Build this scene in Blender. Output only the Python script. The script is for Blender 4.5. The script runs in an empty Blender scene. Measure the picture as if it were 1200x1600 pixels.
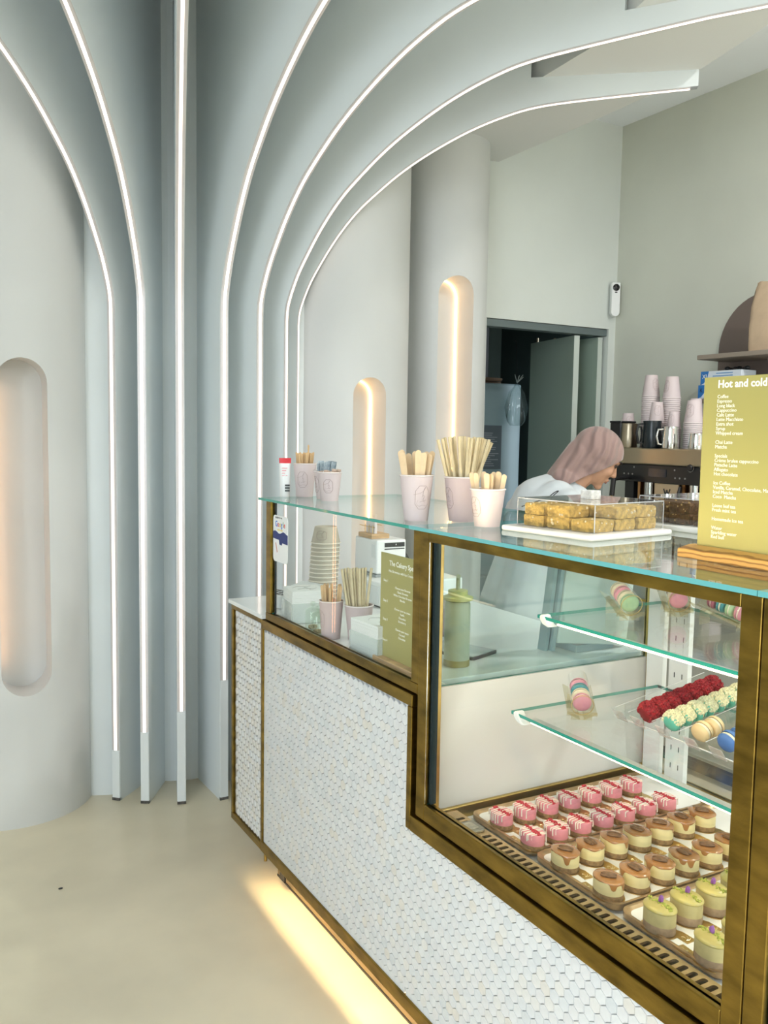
import bpy, bmesh, math, random
from mathutils import Vector, Matrix, noise
random.seed(11)
D = bpy.data
SC = bpy.context.scene
COL = SC.collection
PI = math.pi

# ------------------------------------------------------------------ camera
def make_camera():
    yaw, pitch, roll = 0.517888, 0.0874843, 0.0158642
    fw = Vector((math.sin(yaw)*math.cos(pitch), math.cos(yaw)*math.cos(pitch), -math.sin(pitch)))
    r = Vector((math.cos(yaw), -math.sin(yaw), 0)); u = r.cross(fw)
    r2 = r*math.cos(roll) + u*math.sin(roll); u2 = -r*math.sin(roll) + u*math.cos(roll)
    cam = D.cameras.new('camera'); o = D.objects.new('camera', cam); COL.objects.link(o)
    o.matrix_world = Matrix(((r2.x, u2.x, -fw.x, 0), (r2.y, u2.y, -fw.y, 0), (r2.z, u2.z, -fw.z, 1.55), (0, 0, 0, 1)))
    cam.sensor_fit = 'VERTICAL'; cam.sensor_height = 36.0; cam.sensor_width = 27.0
    cam.lens = 1384.81/1600*36.0
    cam.clip_start = 0.05; cam.clip_end = 100
    SC.camera = o
make_camera()

# ------------------------------------------------------------------ world, light, exposure
W = D.worlds.new('world'); SC.world = W; W.use_nodes = True
bg = W.node_tree.nodes['Background']
bg.inputs[0].default_value = (0.84, 0.92, 1.0, 1)
bg.inputs[1].default_value = 7.5
def portal(name, loc, rot, sx, sy):
    l = D.lights.new(name, 'AREA'); l.shape = 'RECTANGLE'; l.size = sx; l.size_y = sy
    l.cycles.is_portal = True
    o = D.objects.new(name, l); COL.objects.link(o); o.location = loc; o.rotation_euler = rot
portal('shopfront_daylight', (2.55, -2.55, 1.7), (PI/2, 0, 0), 2.7, 3.4)
portal('side_window_daylight', (-2.15, -0.75, 1.7), (PI/2, 0, -PI/2), 2.9, 3.0)
SC.view_settings.view_transform = 'Standard'
SC.view_settings.look = 'None'
SC.view_settings.exposure = 0.0
SC.view_settings.gamma = 1.0
SC.view_settings.use_curve_mapping = False
SC.cycles.max_bounces = 14
SC.cycles.diffuse_bounces = 6
SC.cycles.glossy_bounces = 6
SC.cycles.transmission_bounces = 12
SC.cycles.transparent_max_bounces = 40
SC.cycles.caustics_reflective = False
SC.cycles.caustics_refractive = False

# ------------------------------------------------------------------ materials
MATS = {}
def mat(name, col, rough=0.6, metal=0.0, var=0.0, vscale=8.0, bump=0.0, bscale=60.0, spec=0.5, coat=0.0, sss=0.0, col2=None, stretch=None, sheen=0.0):
    if name in MATS: return MATS[name]
    m = D.materials.new(name); m.use_nodes = True; MATS[name] = m
    nt = m.node_tree; b = nt.nodes['Principled BSDF']
    b.inputs['Base Color'].default_value = (*col, 1)
    b.inputs['Roughness'].default_value = rough
    b.inputs['Metallic'].default_value = metal
    b.inputs['Specular IOR Level'].default_value = spec
    b.inputs['Coat Weight'].default_value = coat
    if sheen: b.inputs['Sheen Weight'].default_value = sheen
    if sss:
        b.inputs['Subsurface Weight'].default_value = sss
        b.inputs['Subsurface Radius'].default_value = (0.01, 0.006, 0.004)
    tc = None
    if var or bump or col2:
        tc = nt.nodes.new('ShaderNodeTexCoord'); mp = nt.nodes.new('ShaderNodeMapping')
        nt.links.new(tc.outputs['Object'], mp.inputs[0])
        if stretch: mp.inputs['Scale'].default_value = stretch
    if var or col2:
        n = nt.nodes.new('ShaderNodeTexNoise'); n.inputs['Scale'].default_value = vscale; n.inputs['Detail'].default_value = 5
        nt.links.new(mp.outputs[0], n.inputs['Vector'])
        r = nt.nodes.new('ShaderNodeValToRGB')
        c2 = col2 if col2 else tuple(max(0, c*(1-var)) for c in col)
        c1 = col if col2 else tuple(min(1, c*(1+var*0.5)) for c in col)
        r.color_ramp.elements[0].position = 0.32; r.color_ramp.elements[0].color = (*c2, 1)
        r.color_ramp.elements[1].position = 0.68; r.color_ramp.elements[1].color = (*c1, 1)
        nt.links.new(n.outputs['Fac'], r.inputs[0]); nt.links.new(r.outputs[0], b.inputs['Base Color'])
    if bump:
        n2 = nt.nodes.new('ShaderNodeTexNoise'); n2.inputs['Scale'].default_value = bscale; n2.inputs['Detail'].default_value = 4
        nt.links.new(mp.outputs[0], n2.inputs['Vector'])
        bp = nt.nodes.new('ShaderNodeBump'); bp.inputs['Strength'].default_value = bump; bp.inputs['Distance'].default_value = 0.01
        nt.links.new(n2.outputs['Fac'], bp.inputs['Height']); nt.links.new(bp.outputs[0], b.inputs['Normal'])
    return m
def emit(name, col, strength):
    if name in MATS: return MATS[name]
    m = D.materials.new(name); m.use_nodes = True; MATS[name] = m
    nt = m.node_tree; nt.nodes.remove(nt.nodes['Principled BSDF'])
    e = nt.nodes.new('ShaderNodeEmission'); e.inputs[0].default_value = (*col, 1); e.inputs[1].default_value = strength
    nt.links.new(e.outputs[0], nt.nodes['Material Output'].inputs[0])
    return m
def glass(name, tint=(0.985, 0.992, 0.985), refl=1.0, ior=1.5, haze=0.0, hazecol=(0.9, 0.95, 0.93)):
    """thin clear pane: see-through, with mirror reflection by Fresnel"""
    if name in MATS: return MATS[name]
    m = D.materials.new(name); m.use_nodes = True; MATS[name] = m
    nt = m.node_tree; nt.nodes.remove(nt.nodes['Principled BSDF'])
    t = nt.nodes.new('ShaderNodeBsdfTransparent'); t.inputs[0].default_value = (*tint, 1)
    g = nt.nodes.new('ShaderNodeBsdfGlossy'); g.inputs['Roughness'].default_value = 0.0
    g.inputs['Color'].default_value = (refl, refl, refl, 1)
    fr = nt.nodes.new('ShaderNodeFresnel')
    ge = nt.nodes.new('ShaderNodeNewGeometry'); mr = nt.nodes.new('ShaderNodeMapRange')   # same reflectance on both faces of the pane
    mr.inputs['To Min'].default_value = ior; mr.inputs['To Max'].default_value = 1.0/ior
    nt.links.new(ge.outputs['Backfacing'], mr.inputs['Value']); nt.links.new(mr.outputs[0], fr.inputs[0])
    mx = nt.nodes.new('ShaderNodeMixShader')
    nt.links.new(fr.outputs[0], mx.inputs[0]); nt.links.new(t.outputs[0], mx.inputs[1]); nt.links.new(g.outputs[0], mx.inputs[2])
    last = mx
    if haze:
        d = nt.nodes.new('ShaderNodeBsdfDiffuse'); d.inputs[0].default_value = (*hazecol, 1)
        mx2 = nt.nodes.new('ShaderNodeMixShader'); mx2.inputs[0].default_value = haze
        nt.links.new(mx.outputs[0], mx2.inputs[1]); nt.links.new(d.outputs[0], mx2.inputs[2]); last = mx2
    nt.links.new(last.outputs[0], nt.nodes['Material Output'].inputs[0])
    return m

PAINT = mat('cool_white_plaster', (0.635, 0.65, 0.64), 0.7, var=0.05, vscale=2.0, bump=0.04, bscale=35)
FINPAINT = mat('fin_white_paint', (0.72, 0.77, 0.78), 0.6, var=0.03, vscale=3)
WALLB = mat('sage_grey_wall', (0.62, 0.635, 0.555), 0.75, var=0.06, vscale=1.5, bump=0.03, bscale=40)
ENDW = mat('pale_green_grey_wall', (0.70, 0.74, 0.70), 0.72, var=0.05, vscale=1.5, bump=0.03, bscale=40)
CEIL = mat('ceiling_white', (0.86, 0.89, 0.93), 0.8)
BRASS = mat('aged_brass', (0.31, 0.20, 0.042), 0.32, 1.0, var=0.45, vscale=9, bump=0.05, bscale=220, stretch=(1, 1, 3))
BRASSL = mat('polished_brass', (0.60, 0.42, 0.13), 0.28, 1.0, var=0.25, vscale=6, stretch=(1, 1, 4))
GOLDTRIM = mat('champagne_gold', (0.66, 0.47, 0.24), 0.38, 1.0, var=0.2, vscale=25)
WHITE = mat('white_plastic', (0.80, 0.82, 0.81), 0.35)
WHITEQ = mat('white_quartz', (0.78, 0.80, 0.79), 0.12, var=0.03, vscale=3)
BLACK = mat('black_plastic', (0.012, 0.013, 0.014), 0.35)
RUBBER = mat('dark_seal', (0.006, 0.016, 0.020), 0.8, spec=0.1)
STEEL = mat('brushed_steel', (0.42, 0.36, 0.26), 0.30, 1.0, var=0.1, vscale=3)
CHROME = mat('polished_steel', (0.70, 0.70, 0.68), 0.12, 1.0)
GLASS = glass('clear_glass', ior=1.2)
GLASSEND = glass('end_glass', (0.86, 0.93, 0.925), 1.0, 1.45)
GLASSTOP = glass('top_glass', (0.93, 0.975, 0.96), 1.0, 1.6)
ACRYL = glass('clear_acrylic', (0.975, 0.98, 0.975), 1.0, 1.45)
JARGL = glass('jar_glass', (0.90, 0.94, 0.90), 1.0, 1.5)
EDGE = mat('green_glass_edge', (0.02, 0.30, 0.235), 0.12, coat=0.5)
EDGE2 = mat('aqua_glass_edge', (0.13, 0.43, 0.44), 0.1, coat=0.6)
WOOD = mat('light_wood', (0.62, 0.40, 0.20), 0.5, var=0.35, vscale=14, stretch=(1, 1, 10))
BIRCH = mat('birch_wood', (0.74, 0.56, 0.35), 0.6, var=0.2, vscale=20)
PINK = mat('blush_paper', (0.64, 0.545, 0.545), 0.6, var=0.03, vscale=6)
PINKD = mat('blush_paper_dusty', (0.55, 0.445, 0.445), 0.6, var=0.03, vscale=6)
RIMW = mat('paper_rim', (0.76, 0.69, 0.67), 0.5)
LINE = mat('printed_grey_line', (0.36, 0.27, 0.25), 0.6)
STRAW = mat('kraft_straw', (0.62, 0.52, 0.32), 0.6, var=0.15, vscale=30)
OLIVE = mat('olive_green_print', (0.36, 0.325, 0.105), 0.45)
LETTER = mat('white_print', (0.88, 0.88, 0.80), 0.6)

# ------------------------------------------------------------------ helpers
def tag(o, label=None, cat=None, group=None, kind=None):
    if label: o['label'] = label
    if cat: o['category'] = cat
    if group: o['group'] = group
    if kind: o['kind'] = kind
    return o
def thing(name, label, cat, loc=(0, 0, 0), rz=0.0, group=None):
    o = D.objects.new(name, None); COL.objects.link(o)
    o.empty_display_size = 0.05
    o.location = loc; o.rotation_euler = (0, 0, rz)
    return tag(o, label, cat, group)
class MB:
    def __init__(s): s.v = []; s.f = []
    def add(s, vs, fs):
        n = len(s.v); s.v += [tuple(v) for v in vs]; s.f += [tuple(i+n for i in f) for f in fs]; return s
    def box(s, x0, x1, y0, y1, z0, z1):
        vs = [(x0, y0, z0), (x1, y0, z0), (x1, y1, z0), (x0, y1, z0), (x0, y0, z1), (x1, y0, z1), (x1, y1, z1), (x0, y1, z1)]
        return s.add(vs, [(0, 3, 2, 1), (4, 5, 6, 7), (0, 1, 5, 4), (1, 2, 6, 5), (2, 3, 7, 6), (3, 0, 4, 7)])
    def mbox(s, M, sx, sy, sz):
        vs = [M @ Vector((a*sx/2, b*sy/2, c*sz/2)) for c in (-1, 1) for a, b in ((-1, -1), (1, -1), (1, 1), (-1, 1))]
        return s.add(vs, [(0, 3, 2, 1), (4, 5, 6, 7), (0, 1, 5, 4), (1, 2, 6, 5), (2, 3, 7, 6), (3, 0, 4, 7)])
    def prism(s, poly, fn, d0, d1):
        """poly: 2D ccw points; fn(u, v, d) -> 3D"""
        n = len(poly)
        vs = [fn(u, v, d0) for u, v in poly] + [fn(u, v, d1) for u, v in poly]
        fs = [tuple(range(n-1, -1, -1)), tuple(range(n, 2*n))] + [(i, (i+1) % n, n+(i+1) % n, n+i) for i in range(n)]
        return s.add(vs, fs)
    def lathe(s, prof, n=24, c=(0, 0, 0), sx=1.0, sy=1.0, cap=True, M=None):
        vs = []; fs = []
        for r, z in prof:
            for k in range(n):
                a = 2*PI*k/n
                p = Vector((c[0]+r*sx*math.cos(a), c[1]+r*sy*math.sin(a), c[2]+z))
                vs.append(M @ p if M else p)
        for i in range(len(prof)-1):
            for k in range(n):
                fs.append((i*n+k, i*n+(k+1) % n, (i+1)*n+(k+1) % n, (i+1)*n+k))
        if cap:
            fs.append(tuple(range(n-1, -1, -1))); m = (len(prof)-1)*n; fs.append(tuple(range(m, m+n)))
        return s.add(vs, fs)
    def tube(s, pts, r, n=8, closed=False, cap=True, rs=None):
        pts = [Vector(p) for p in pts]; N = len(pts); vs = []; fs = []
        up = Vector((0.123, 0.456, 0.88)).normalized()
        for i, p in enumerate(pts):
            if closed: t = (pts[(i+1) % N]-pts[i-1])
            else: t = (pts[min(i+1, N-1)]-pts[max(i-1, 0)])
            t = t.normalized()
            a = up - t*up.dot(t)
            if a.length < 1e-4: a = Vector((1, 0, 0)) - t*t.x
            a.normalize(); b = t.cross(a); up = a
            rr = rs[i] if rs else r
            for k in range(n):
                q = 2*PI*k/n; vs.append(p + a*rr*math.cos(q) + b*rr*math.sin(q))
        M_ = N if closed else N-1
        for i in range(M_):
            for k in range(n):
                j = (i+1) % N
                fs.append((i*n+k, i*n+(k+1) % n, j*n+(k+1) % n, j*n+k))
        if cap and not closed:
            fs.append(tuple(range(n-1, -1, -1))); m = (N-1)*n; fs.append(tuple(range(m, m+n)))
        return s.add(vs, fs)
    def sphere(s, c, r, sx=1, sy=1, sz=1, n=16, m=10, M=None):
        vs = []; fs = []
        for i in range(m+1):
            t = PI*i/m
            for k in range(n):
                a = 2*PI*k/n
                p = Vector((r*sx*math.sin(t)*math.cos(a), r*sy*math.sin(t)*math.sin(a), -r*sz*math.cos(t)))
                if M: p = M.to_3x3() @ p
                vs.append(p + Vector(c))
        for i in range(m):
            for k in range(n):
                fs.append((i*n+k, i*n+(k+1) % n, (i+1)*n+(k+1) % n, (i+1)*n+k))
        return s.add(vs, fs)
    def mesh(s, name):
        me = D.meshes.new(name); me.from_pydata(s.v, [], s.f)
        bm = bmesh.new(); bm.from_mesh(me)
        bmesh.ops.remove_doubles(bm, verts=bm.verts, dist=1e-6)
        bmesh.ops.recalc_face_normals(bm, faces=bm.faces)
        bm.to_mesh(me); bm.free()
        return me
    def build(s, name, m, parent=None, smooth=None, bevel=0.0, kind=None, label=None):
        me = s.mesh(name); me.materials.append(m)
        return obj(name, me, parent, smooth, bevel, kind, label)
def obj(name, me, parent=None, smooth=None, bevel=0.0, kind=None, label=None):
    o = D.objects.new(name, me); COL.objects.link(o)
    if parent: o.parent = parent
    if smooth is not None:
        for p in me.polygons: p.use_smooth = True
        me.set_sharp_from_angle(angle=math.radians(smooth))
    if bevel:
        b = o.modifiers.new('bevel', 'BEVEL'); b.width = bevel; b.segments = 2; b.limit_method = 'ANGLE'
    if kind: o['kind'] = kind
    if label: o['label'] = label
    return o
def struct(name, mb, m, parent=None, **k):
    return mb.build(name, m, parent, kind='structure', **k)
def copy_tree(o, parent=None):
    c = o.copy(); COL.objects.link(c)
    if parent: c.parent = parent
    for ch in [x for x in o.children]: copy_tree(ch, c)
    return c
def catmull(pts, k=6):
    out = []
    n = len(pts)
    for i in range(n-1):
        p0 = pts[max(i-1, 0)]; p1 = pts[i]; p2 = pts[i+1]; p3 = pts[min(i+2, n-1)]
        for j in range(k):
            t = j/k
            out.append(tuple(0.5*(2*b + (c-a)*t + (2*a-5*b+4*c-d)*t*t + (3*b-a-3*c+d)*t**3) for a, b, c, d in zip(p0, p1, p2, p3)))
    out.append(tuple(pts[-1])); return out
def text(body, size, m, parent, origin, xdir, ydir, name='lettering', spacing=1.0, align='LEFT', bold=0.0):
    cu = D.curves.new('t', 'FONT'); cu.body = body; cu.size = size; cu.space_line = spacing; cu.align_x = align
    cu.resolution_u = 2; cu.extrude = 0.0002; cu.offset = bold
    o = D.objects.new('t', cu); COL.objects.link(o)
    dg = bpy.context.evaluated_depsgraph_get()
    me = D.meshes.new_from_object(o.evaluated_get(dg)); D.objects.remove(o); D.curves.remove(cu)
    x = Vector(xdir).normalized(); y = Vector(ydir).normalized(); z = x.cross(y)
    me.transform(Matrix(((x.x, y.x, z.x, origin[0]), (x.y, y.y, z.y, origin[1]), (x.z, y.z, z.z, origin[2]), (0, 0, 0, 1))))
    me.materials.clear(); me.materials.append(m); me.name = name
    return obj(name, me, parent)
def evaluate(o):
    dg = bpy.context.evaluated_depsgraph_get(); dg.update()
    me = D.meshes.new_from_object(o.evaluated_get(dg)); return me
def rrect(x0, x1, y0, y1, r, n=5):
    out = []
    for cx, cy, a0 in ((x1-r, y0+r, -PI/2), (x1-r, y1-r, 0), (x0+r, y1-r, PI/2), (x0+r, y0+r, PI)):
        for k in range(n+1):
            a = a0+PI/2*k/n; out.append((cx+r*math.cos(a), cy+r*math.sin(a)))
    return out
XY = lambda u, v, d: (u, v, d)
YZ = lambda u, v, d: (d, u, v)
XZ = lambda u, v, d: (u, d, v)

# ------------------------------------------------------------------ room shell
YE = 4.065; XB = 3.915; ZC = 3.40; ZS = 3.05
FLOORM = mat('beige_microcement', (0.74, 0.66, 0.49), 0.33, var=0.16, vscale=1.6, bump=0.05, bscale=9)
struct('floor', MB().box(-2.4, 4.6, -3.2, 5.9, -0.1, 0.0), FLOORM)
struct('ceiling', MB().box(-2.4, 4.2, -2.7, 4.3, ZC, ZC+0.12), CEIL)
struct('wall_back', MB().box(XB, XB+0.12, -2.7, YE, 0, ZC), WALLB)
m = MB().box(-2.4, 2.946, YE, YE+0.1, 0, ZC); m.box(2.946, 3.861, YE, YE+0.1, 2.205, ZC); m.box(3.861, XB+0.12, YE, YE+0.1, 0, ZC)
struct('wall_end', m, ENDW)
struct('wall_front', MB().box(-2.32, 1.2, -2.7, -2.6, 0, ZC), PAINT)  # unseen wall, closing this part to cut daylight from the front
m = MB().box(-2.32, -2.2, -2.6, -2.2, 0, ZC); m.box(-2.32, -2.2, 0.7, YE, 0, ZC); m.box(-2.32, -2.2, -2.2, 0.7, 0, 0.2); m.box(-2.32, -2.2, -2.2, 0.7, 3.2, ZC)
struct('wall_left', m, PAINT)
DKFR = mat('dark_window_frame', (0.03, 0.035, 0.035), 0.4)
m = MB()
for x in (1.23, 2.4, 3.87): m.box(x-0.03, x+0.03, -2.66, -2.60, 0, ZC)
m.box(1.2, 3.9, -2.66, -2.6, 0, 0.1); m.box(1.2, 3.9, -2.66, -2.6, 2.5, 2.58)
struct('window_1', m, DKFR)
m = MB()
for y in (-2.17, -0.75, 0.67): m.box(-2.3, -2.24, y-0.03, y+0.03, 0.25, 3.2)
struct('window_2', m, DKFR)
# street outside the shopfront: pavement and a house front opposite
struct('pavement', MB().box(-9, 9, -12, 9, -0.15, -0.1), mat('street_stone', (0.55, 0.53, 0.50), 0.8, var=0.2, vscale=3))  # stone colour raised to stand in for sunlight, bouncing light indoors
struct('wall_across_street', MB().box(-9, 9, -12.2, -12, 0, 4.2), mat('street_brick', (0.30, 0.22, 0.17), 0.85, var=0.3, vscale=2))

# dropped soffit behind the counter, with its curved edge
SOFF = mat('soffit_grey', (0.70, 0.71, 0.70), 0.8)
left = [(1.72, YE), (1.72, 3.72), (2.10, 3.42), (2.468, 3.133), (2.448, 2.88), (2.425, 2.631), (2.369, 2.466), (2.31, 2.25), (2.27, 2.0), (2.24, 1.7)]
right = [(2.45, 1.55), (2.62, 1.75), (2.74, 1.98), (2.843, 2.238), (2.892, 2.411), (2.945, 2.614), (2.975, 2.808), (2.99, 3.1), (2.998, 3.43), (3.004, YE)]
poly = [(left[0])] + [left[1], left[2]] + catmull(left[3:], 5) + catmull(right, 5)
struct('ceiling_soffit', MB().prism(poly, XY, ZS, ZC), SOFF)

# storeroom behind the doorway
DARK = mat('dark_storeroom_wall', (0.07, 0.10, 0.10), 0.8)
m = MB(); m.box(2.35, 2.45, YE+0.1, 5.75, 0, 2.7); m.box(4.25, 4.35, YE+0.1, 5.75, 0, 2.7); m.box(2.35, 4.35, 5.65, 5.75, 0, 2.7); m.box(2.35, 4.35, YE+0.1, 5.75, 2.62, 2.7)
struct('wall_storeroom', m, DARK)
DGREY = mat('grey_green_lacquer', (0.24, 0.30, 0.285), 0.5)
struct('trim_1', MB().box(2.95, 3.858, YE+0.012, YE+0.085, 2.163, 2.203), mat('door_track_metal', (0.17, 0.21, 0.215), 0.45, 0.4))
struct('trim_2', MB().box(2.934, 2.949, YE-0.006, YE+0.1, 0, 2.205), PAINT)
LEAF = mat('sage_door_panel', (0.33, 0.42, 0.35), 0.5)
LEAFE = mat('door_panel_edge', (0.58, 0.64, 0.58), 0.5)
for nm, (x0, y0, x1, y1) in (('door_1', (3.640, 4.095, 3.735, 4.62)), ('door_2', (3.826, 4.095, 3.815, 4.55))):
    d = Vector((x1-x0, y1-y0, 0)); L = d.length; d.normalize(); n = Vector((d.y, -d.x, 0))
    e = D.objects.new(nm, None); COL.objects.link(e); e.location = (x0, y0, 0); e.rotation_euler = (0, 0, math.atan2(d.y, d.x)); e['kind'] = 'structure'
    MB().box(0.004, L, -0.018, 0.018, 0.012, 2.155).build('panel', LEAF, e)
    MB().box(0.0, 0.004, -0.018, 0.018, 0.012, 2.155).build('edge_strip', LEAFE, e)
    MB().lathe([(0.008, 0), (0.008, 0.03)], 10, (L*0.9, 0, 2.155)).build('hanger', STEEL, e)

# unseen ceiling lamps, added to brighten the right and back of the room
def fill_lamp(x, y, z, w):
    o = thing('ceiling_spot', 'added round ceiling fill lamp at X %.1f' % x, 'ceiling fill light', (x, y, z), 0, 'added ceiling fill lamps')
    MB().lathe([(0.05, 0.0), (0.062, 0.0), (0.062, -0.006), (0.048, -0.006)], 28, cap=False).build('fill_ring', WHITE, o, smooth=40)
    MB().lathe([(0.001, -0.001), (0.05, -0.001)], 28, cap=False).build('fill_lens', emit('fill_glow', (1.0, 0.92, 0.80), 12.0), o)
    l = D.lights.new('ceiling_spot_lamp', 'AREA'); l.shape = 'DISK'; l.size = 0.1; l.energy = w; l.color = (1.0, 0.97, 0.93); l.spread = math.radians(170)
    lo = D.objects.new('ceiling_spot_lamp', l); COL.objects.link(lo); lo.parent = o; lo.location = (0, 0, -0.01)
FILL_LAMPS = [(3.0, 1.3, 'right of the counter, nearer the end wall'), (3.0, 0.0, 'right of the counter, nearer the shopfront'), (0.2, 0.6, 'left of the counter, nearer the end wall'), (0.2, -1.0, 'left of the counter, nearer the shopfront')]
for (x, y, lab) in FILL_LAMPS:
    fill_lamp(x, y, ZC, 34.0 if x > 1 else 1.0)
for o in [o for o in COL.objects if o.name.startswith('ceiling_spot') and o.type == 'EMPTY']:
    for (x, y, lab) in FILL_LAMPS:
        if abs(o.location.x-x) < 1e-3 and abs(o.location.y-y) < 1e-3: o['label'] = 'added round ceiling fill lamp '+lab

# ------------------------------------------------------------------ columns with lit niches
def column(cx, cy, r, nx, nz0, nz1, nw, yb, led, name_led, label, ledlabel, ztop, lr=0.0030):
    """round engaged column; niche cut straight back along +Y to depth yb, centre nx"""
    a0, a1 = -PI, 0.0
    n = 72
    pol = [(cx+r*math.cos(a0+(a1-a0)*k/n), cy+r*math.sin(a0+(a1-a0)*k/n)) for k in range(n+1)]
    pol = pol + [(cx+r, YE), (cx-r, YE)]
    cme = MB().prism(pol, XY, 0.0, ztop).mesh('column'); cme.materials.append(PAINT)
    co = obj('fluted_column', cme)
    w = nw/2; st = []
    for k in range(17): a = PI*k/16; st.append((nx+w*math.cos(a), nz1-w+w*math.sin(a)))
    for k in range(17): a = PI+PI*k/16; st.append((nx+w*math.cos(a), nz0+w+w*math.sin(a)))
    cut = MB().prism(st, XZ, cy-r-0.2, yb).mesh('cut'); cut.materials.append(PAINT)
    cu = obj('cut', cut)
    b = co.modifiers.new('b', 'BOOLEAN'); b.object = cu; b.operation = 'DIFFERENCE'; b.solver = 'EXACT'
    me = evaluate(co); co.modifiers.clear(); old = co.data; co.data = me; D.meshes.remove(old); D.objects.remove(cu)
    bm = bmesh.new(); bm.from_mesh(me); bmesh.ops.remove_doubles(bm, verts=bm.verts, dist=1e-5); bm.to_mesh(me); bm.free()
    for p in me.polygons: p.use_smooth = True
    me.set_sharp_from_angle(angle=math.radians(25))
    tag(co, label, 'column', 'round plaster columns with niches')
    # light strip round the back edge of the niche
    w2 = w-0.006; loop = []
    for k in range(17): a = PI*k/16; loop.append((nx+w2*math.cos(a), yb-0.006, nz1-w+w2*math.sin(a)))
    for k in range(17): a = PI+PI*k/16; loop.append((nx+w2*math.cos(a), yb-0.006, nz0+w+w2*math.sin(a)))
    if lr < 0.003:      # here the strip runs down the near side wall only, behind the front lip
        loop = [(nx-w2-0.002, cy-r+0.118, nz0+w+(nz1-nz0-2*w)*k/6) for k in range(7)]
    o = MB().tube(loop, lr, 6, closed=lr >= 0.003).build(name_led, led, None, smooth=60)
    tag(o, ledlabel, 'light strip', 'niche light strips')
WARM1 = emit('warm_led_dim', (1.0, 0.50, 0.24), 11.0)
WARM2 = emit('warm_led', (1.0, 0.56, 0.24), 12.0)
column(0.445, 3.90, 0.32, 0.472, 0.52, 1.815, 0.185, 3.735, WARM1, 'niche_light_strip', 'tall round plaster column at the far left with a dim niche',
       'dim warm light strip lining the niche of the leftmost column', ZC, 0.0025)
column(1.975, 3.90, 0.32, 1.962, 0.62, 1.808, 0.168, 3.735, WARM2, 'niche_light_strip', 'round plaster column with a low lit niche right of the curved fins',
       'warm light strip lining the niche just right of the curved fins', ZC)
column(2.617, 3.99, 0.225, 2.562, 1.05, 2.352, 0.180, 3.925, WARM2, 'niche_light_strip', 'round plaster column with a high lit niche beside the dark doorway',
       'warm light strip lining the high niche beside the doorway', ZS)

# ------------------------------------------------------------------ fan of curved fins with light strips
FO = Vector((1.21, 4.07, 0))
PROF = catmull([(0, 2.03), (0.008, 2.1), (0.045, 2.2), (0.09, 2.285), (0.17, 2.41), (0.26, 2.52), (0.36, 2.61), (0.47, 2.695), (0.6, 2.775), (0.75, 2.85), (0.9, 2.905), (1.05, 2.94), (1.3, 2.962), (1.68, 2.985)], 4)
LEDW = emit('white_led_strip', (1.0, 0.87, 0.78), 2.0)
CHAN = mat('light_channel_aluminium', (0.62, 0.60, 0.60), 0.4, 0.3)
def fin(ang, rt, led_z0, label, ledlabel, step=None, extra=0.0):
    a = math.radians(ang); t = 0.036
    o = thing('curved_wall_fin', label, 'wall fin', (FO.x, FO.y, 0), a-PI/2, 'fan of curved wall fins')   # local x = outwards
    prof = [(rt+dr, z) for dr, z in PROF]
    if extra: prof.append((rt+1.68+extra, 2.995))
    rin = 0.26
    pts = [(rin, 0.0), (rt, 0.0)] + prof
    rend = prof[-1][0]
    if step: pts += [(rend, ZS), (step, ZS), (step, ZC), (rin, ZC)]
    else: pts += [(rend, ZC), (rin, ZC)]
    # quad-strip build (profile is monotone) keeps the faces clean
    vs = []; fs = []
    outer = pts[1:len(prof)+2]
    for (r, z) in outer:
        inner = (rin, z) if z < 2.02 else (rin, z)
        for d in (-t/2, t/2):
            vs += [(inner[0], d, z), (r, d, z)]
    n = len(outer)
    for i in range(n-1):
        b = i*4; c = b+4
        fs += [(b, b+1, c+1, c), (b+2, c+2, c+3, b+3), (b+1, b+3, c+3, c+1), (b, c, c+2, b+2)]
    fs += [(0, 2, 3, 1)]
    m = MB().add(vs, fs)
    last = (n-1)*4
    zl = outer[-1][1]
    if step:
        m.box(rin, rend, -t/2, t/2, zl, ZS); m.box(rin, step, -t/2, t/2, ZS, ZC)
    else:
        m.box(rin, rend, -t/2, t/2, zl, ZC)
    m.build('fin_plate', FINPAINT, o, smooth=30)
    def ribbon(path, w, h0, h1):
        vs = []; fs = []
        for i, (r, z) in enumerate(path):
            r0, z0 = path[max(i-1, 0)]; r1, z1 = path[min(i+1, len(path)-1)]
            tx, tz = r1-r0, z1-z0; L = math.hypot(tx, tz); nx, nz = tz/L, -tx/L
            for d in (-w/2, w/2):
                vs += [(r+nx*h0, d, z+nz*h0), (r+nx*h1, d, z+nz*h1)]
        for i in range(len(path)-1):
            b = i*4; c = b+4
            fs += [(b, b+1, c+1, c), (b+2, c+2, c+3, b+3), (b+1, b+3, c+3, c+1), (b, c, c+2, b+2)]
        e = (len(path)-1)*4
        fs += [(0, 2, 3, 1), (e, e+1, e+3, e+2)]
        return MB().add(vs, fs)
    path = [(rt, led_z0)] + [(rt, led_z0+(2.03-led_z0)*k/4) for k in (1, 2, 3)] + prof
    if step and not extra: path = path[:-1] + [(prof[-1][0]-0.03, prof[-1][1]-0.002)]
    ribbon(path, t*0.92, 0.0, 0.003).build('light_channel', CHAN, o, smooth=30)
    ribbon(path, 0.0115, 0.003, 0.0055).build('light_strip', LEDW, o, smooth=30, label=ledlabel)
    MB().box(rt-0.002, rt+0.004, -t*0.46, t*0.46, 0.012, led_z0-0.004).build('end_cover', FINPAINT, o)
    MB().box(rt-0.01, rt+0.0045, -t*0.5, t*0.5, 0.0, 0.012).build('scuffed_foot', mat('scuff_dark', (0.10, 0.095, 0.085), 0.8, var=0.6, vscale=60), o)
L_ = 'white glowing light strip'
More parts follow.
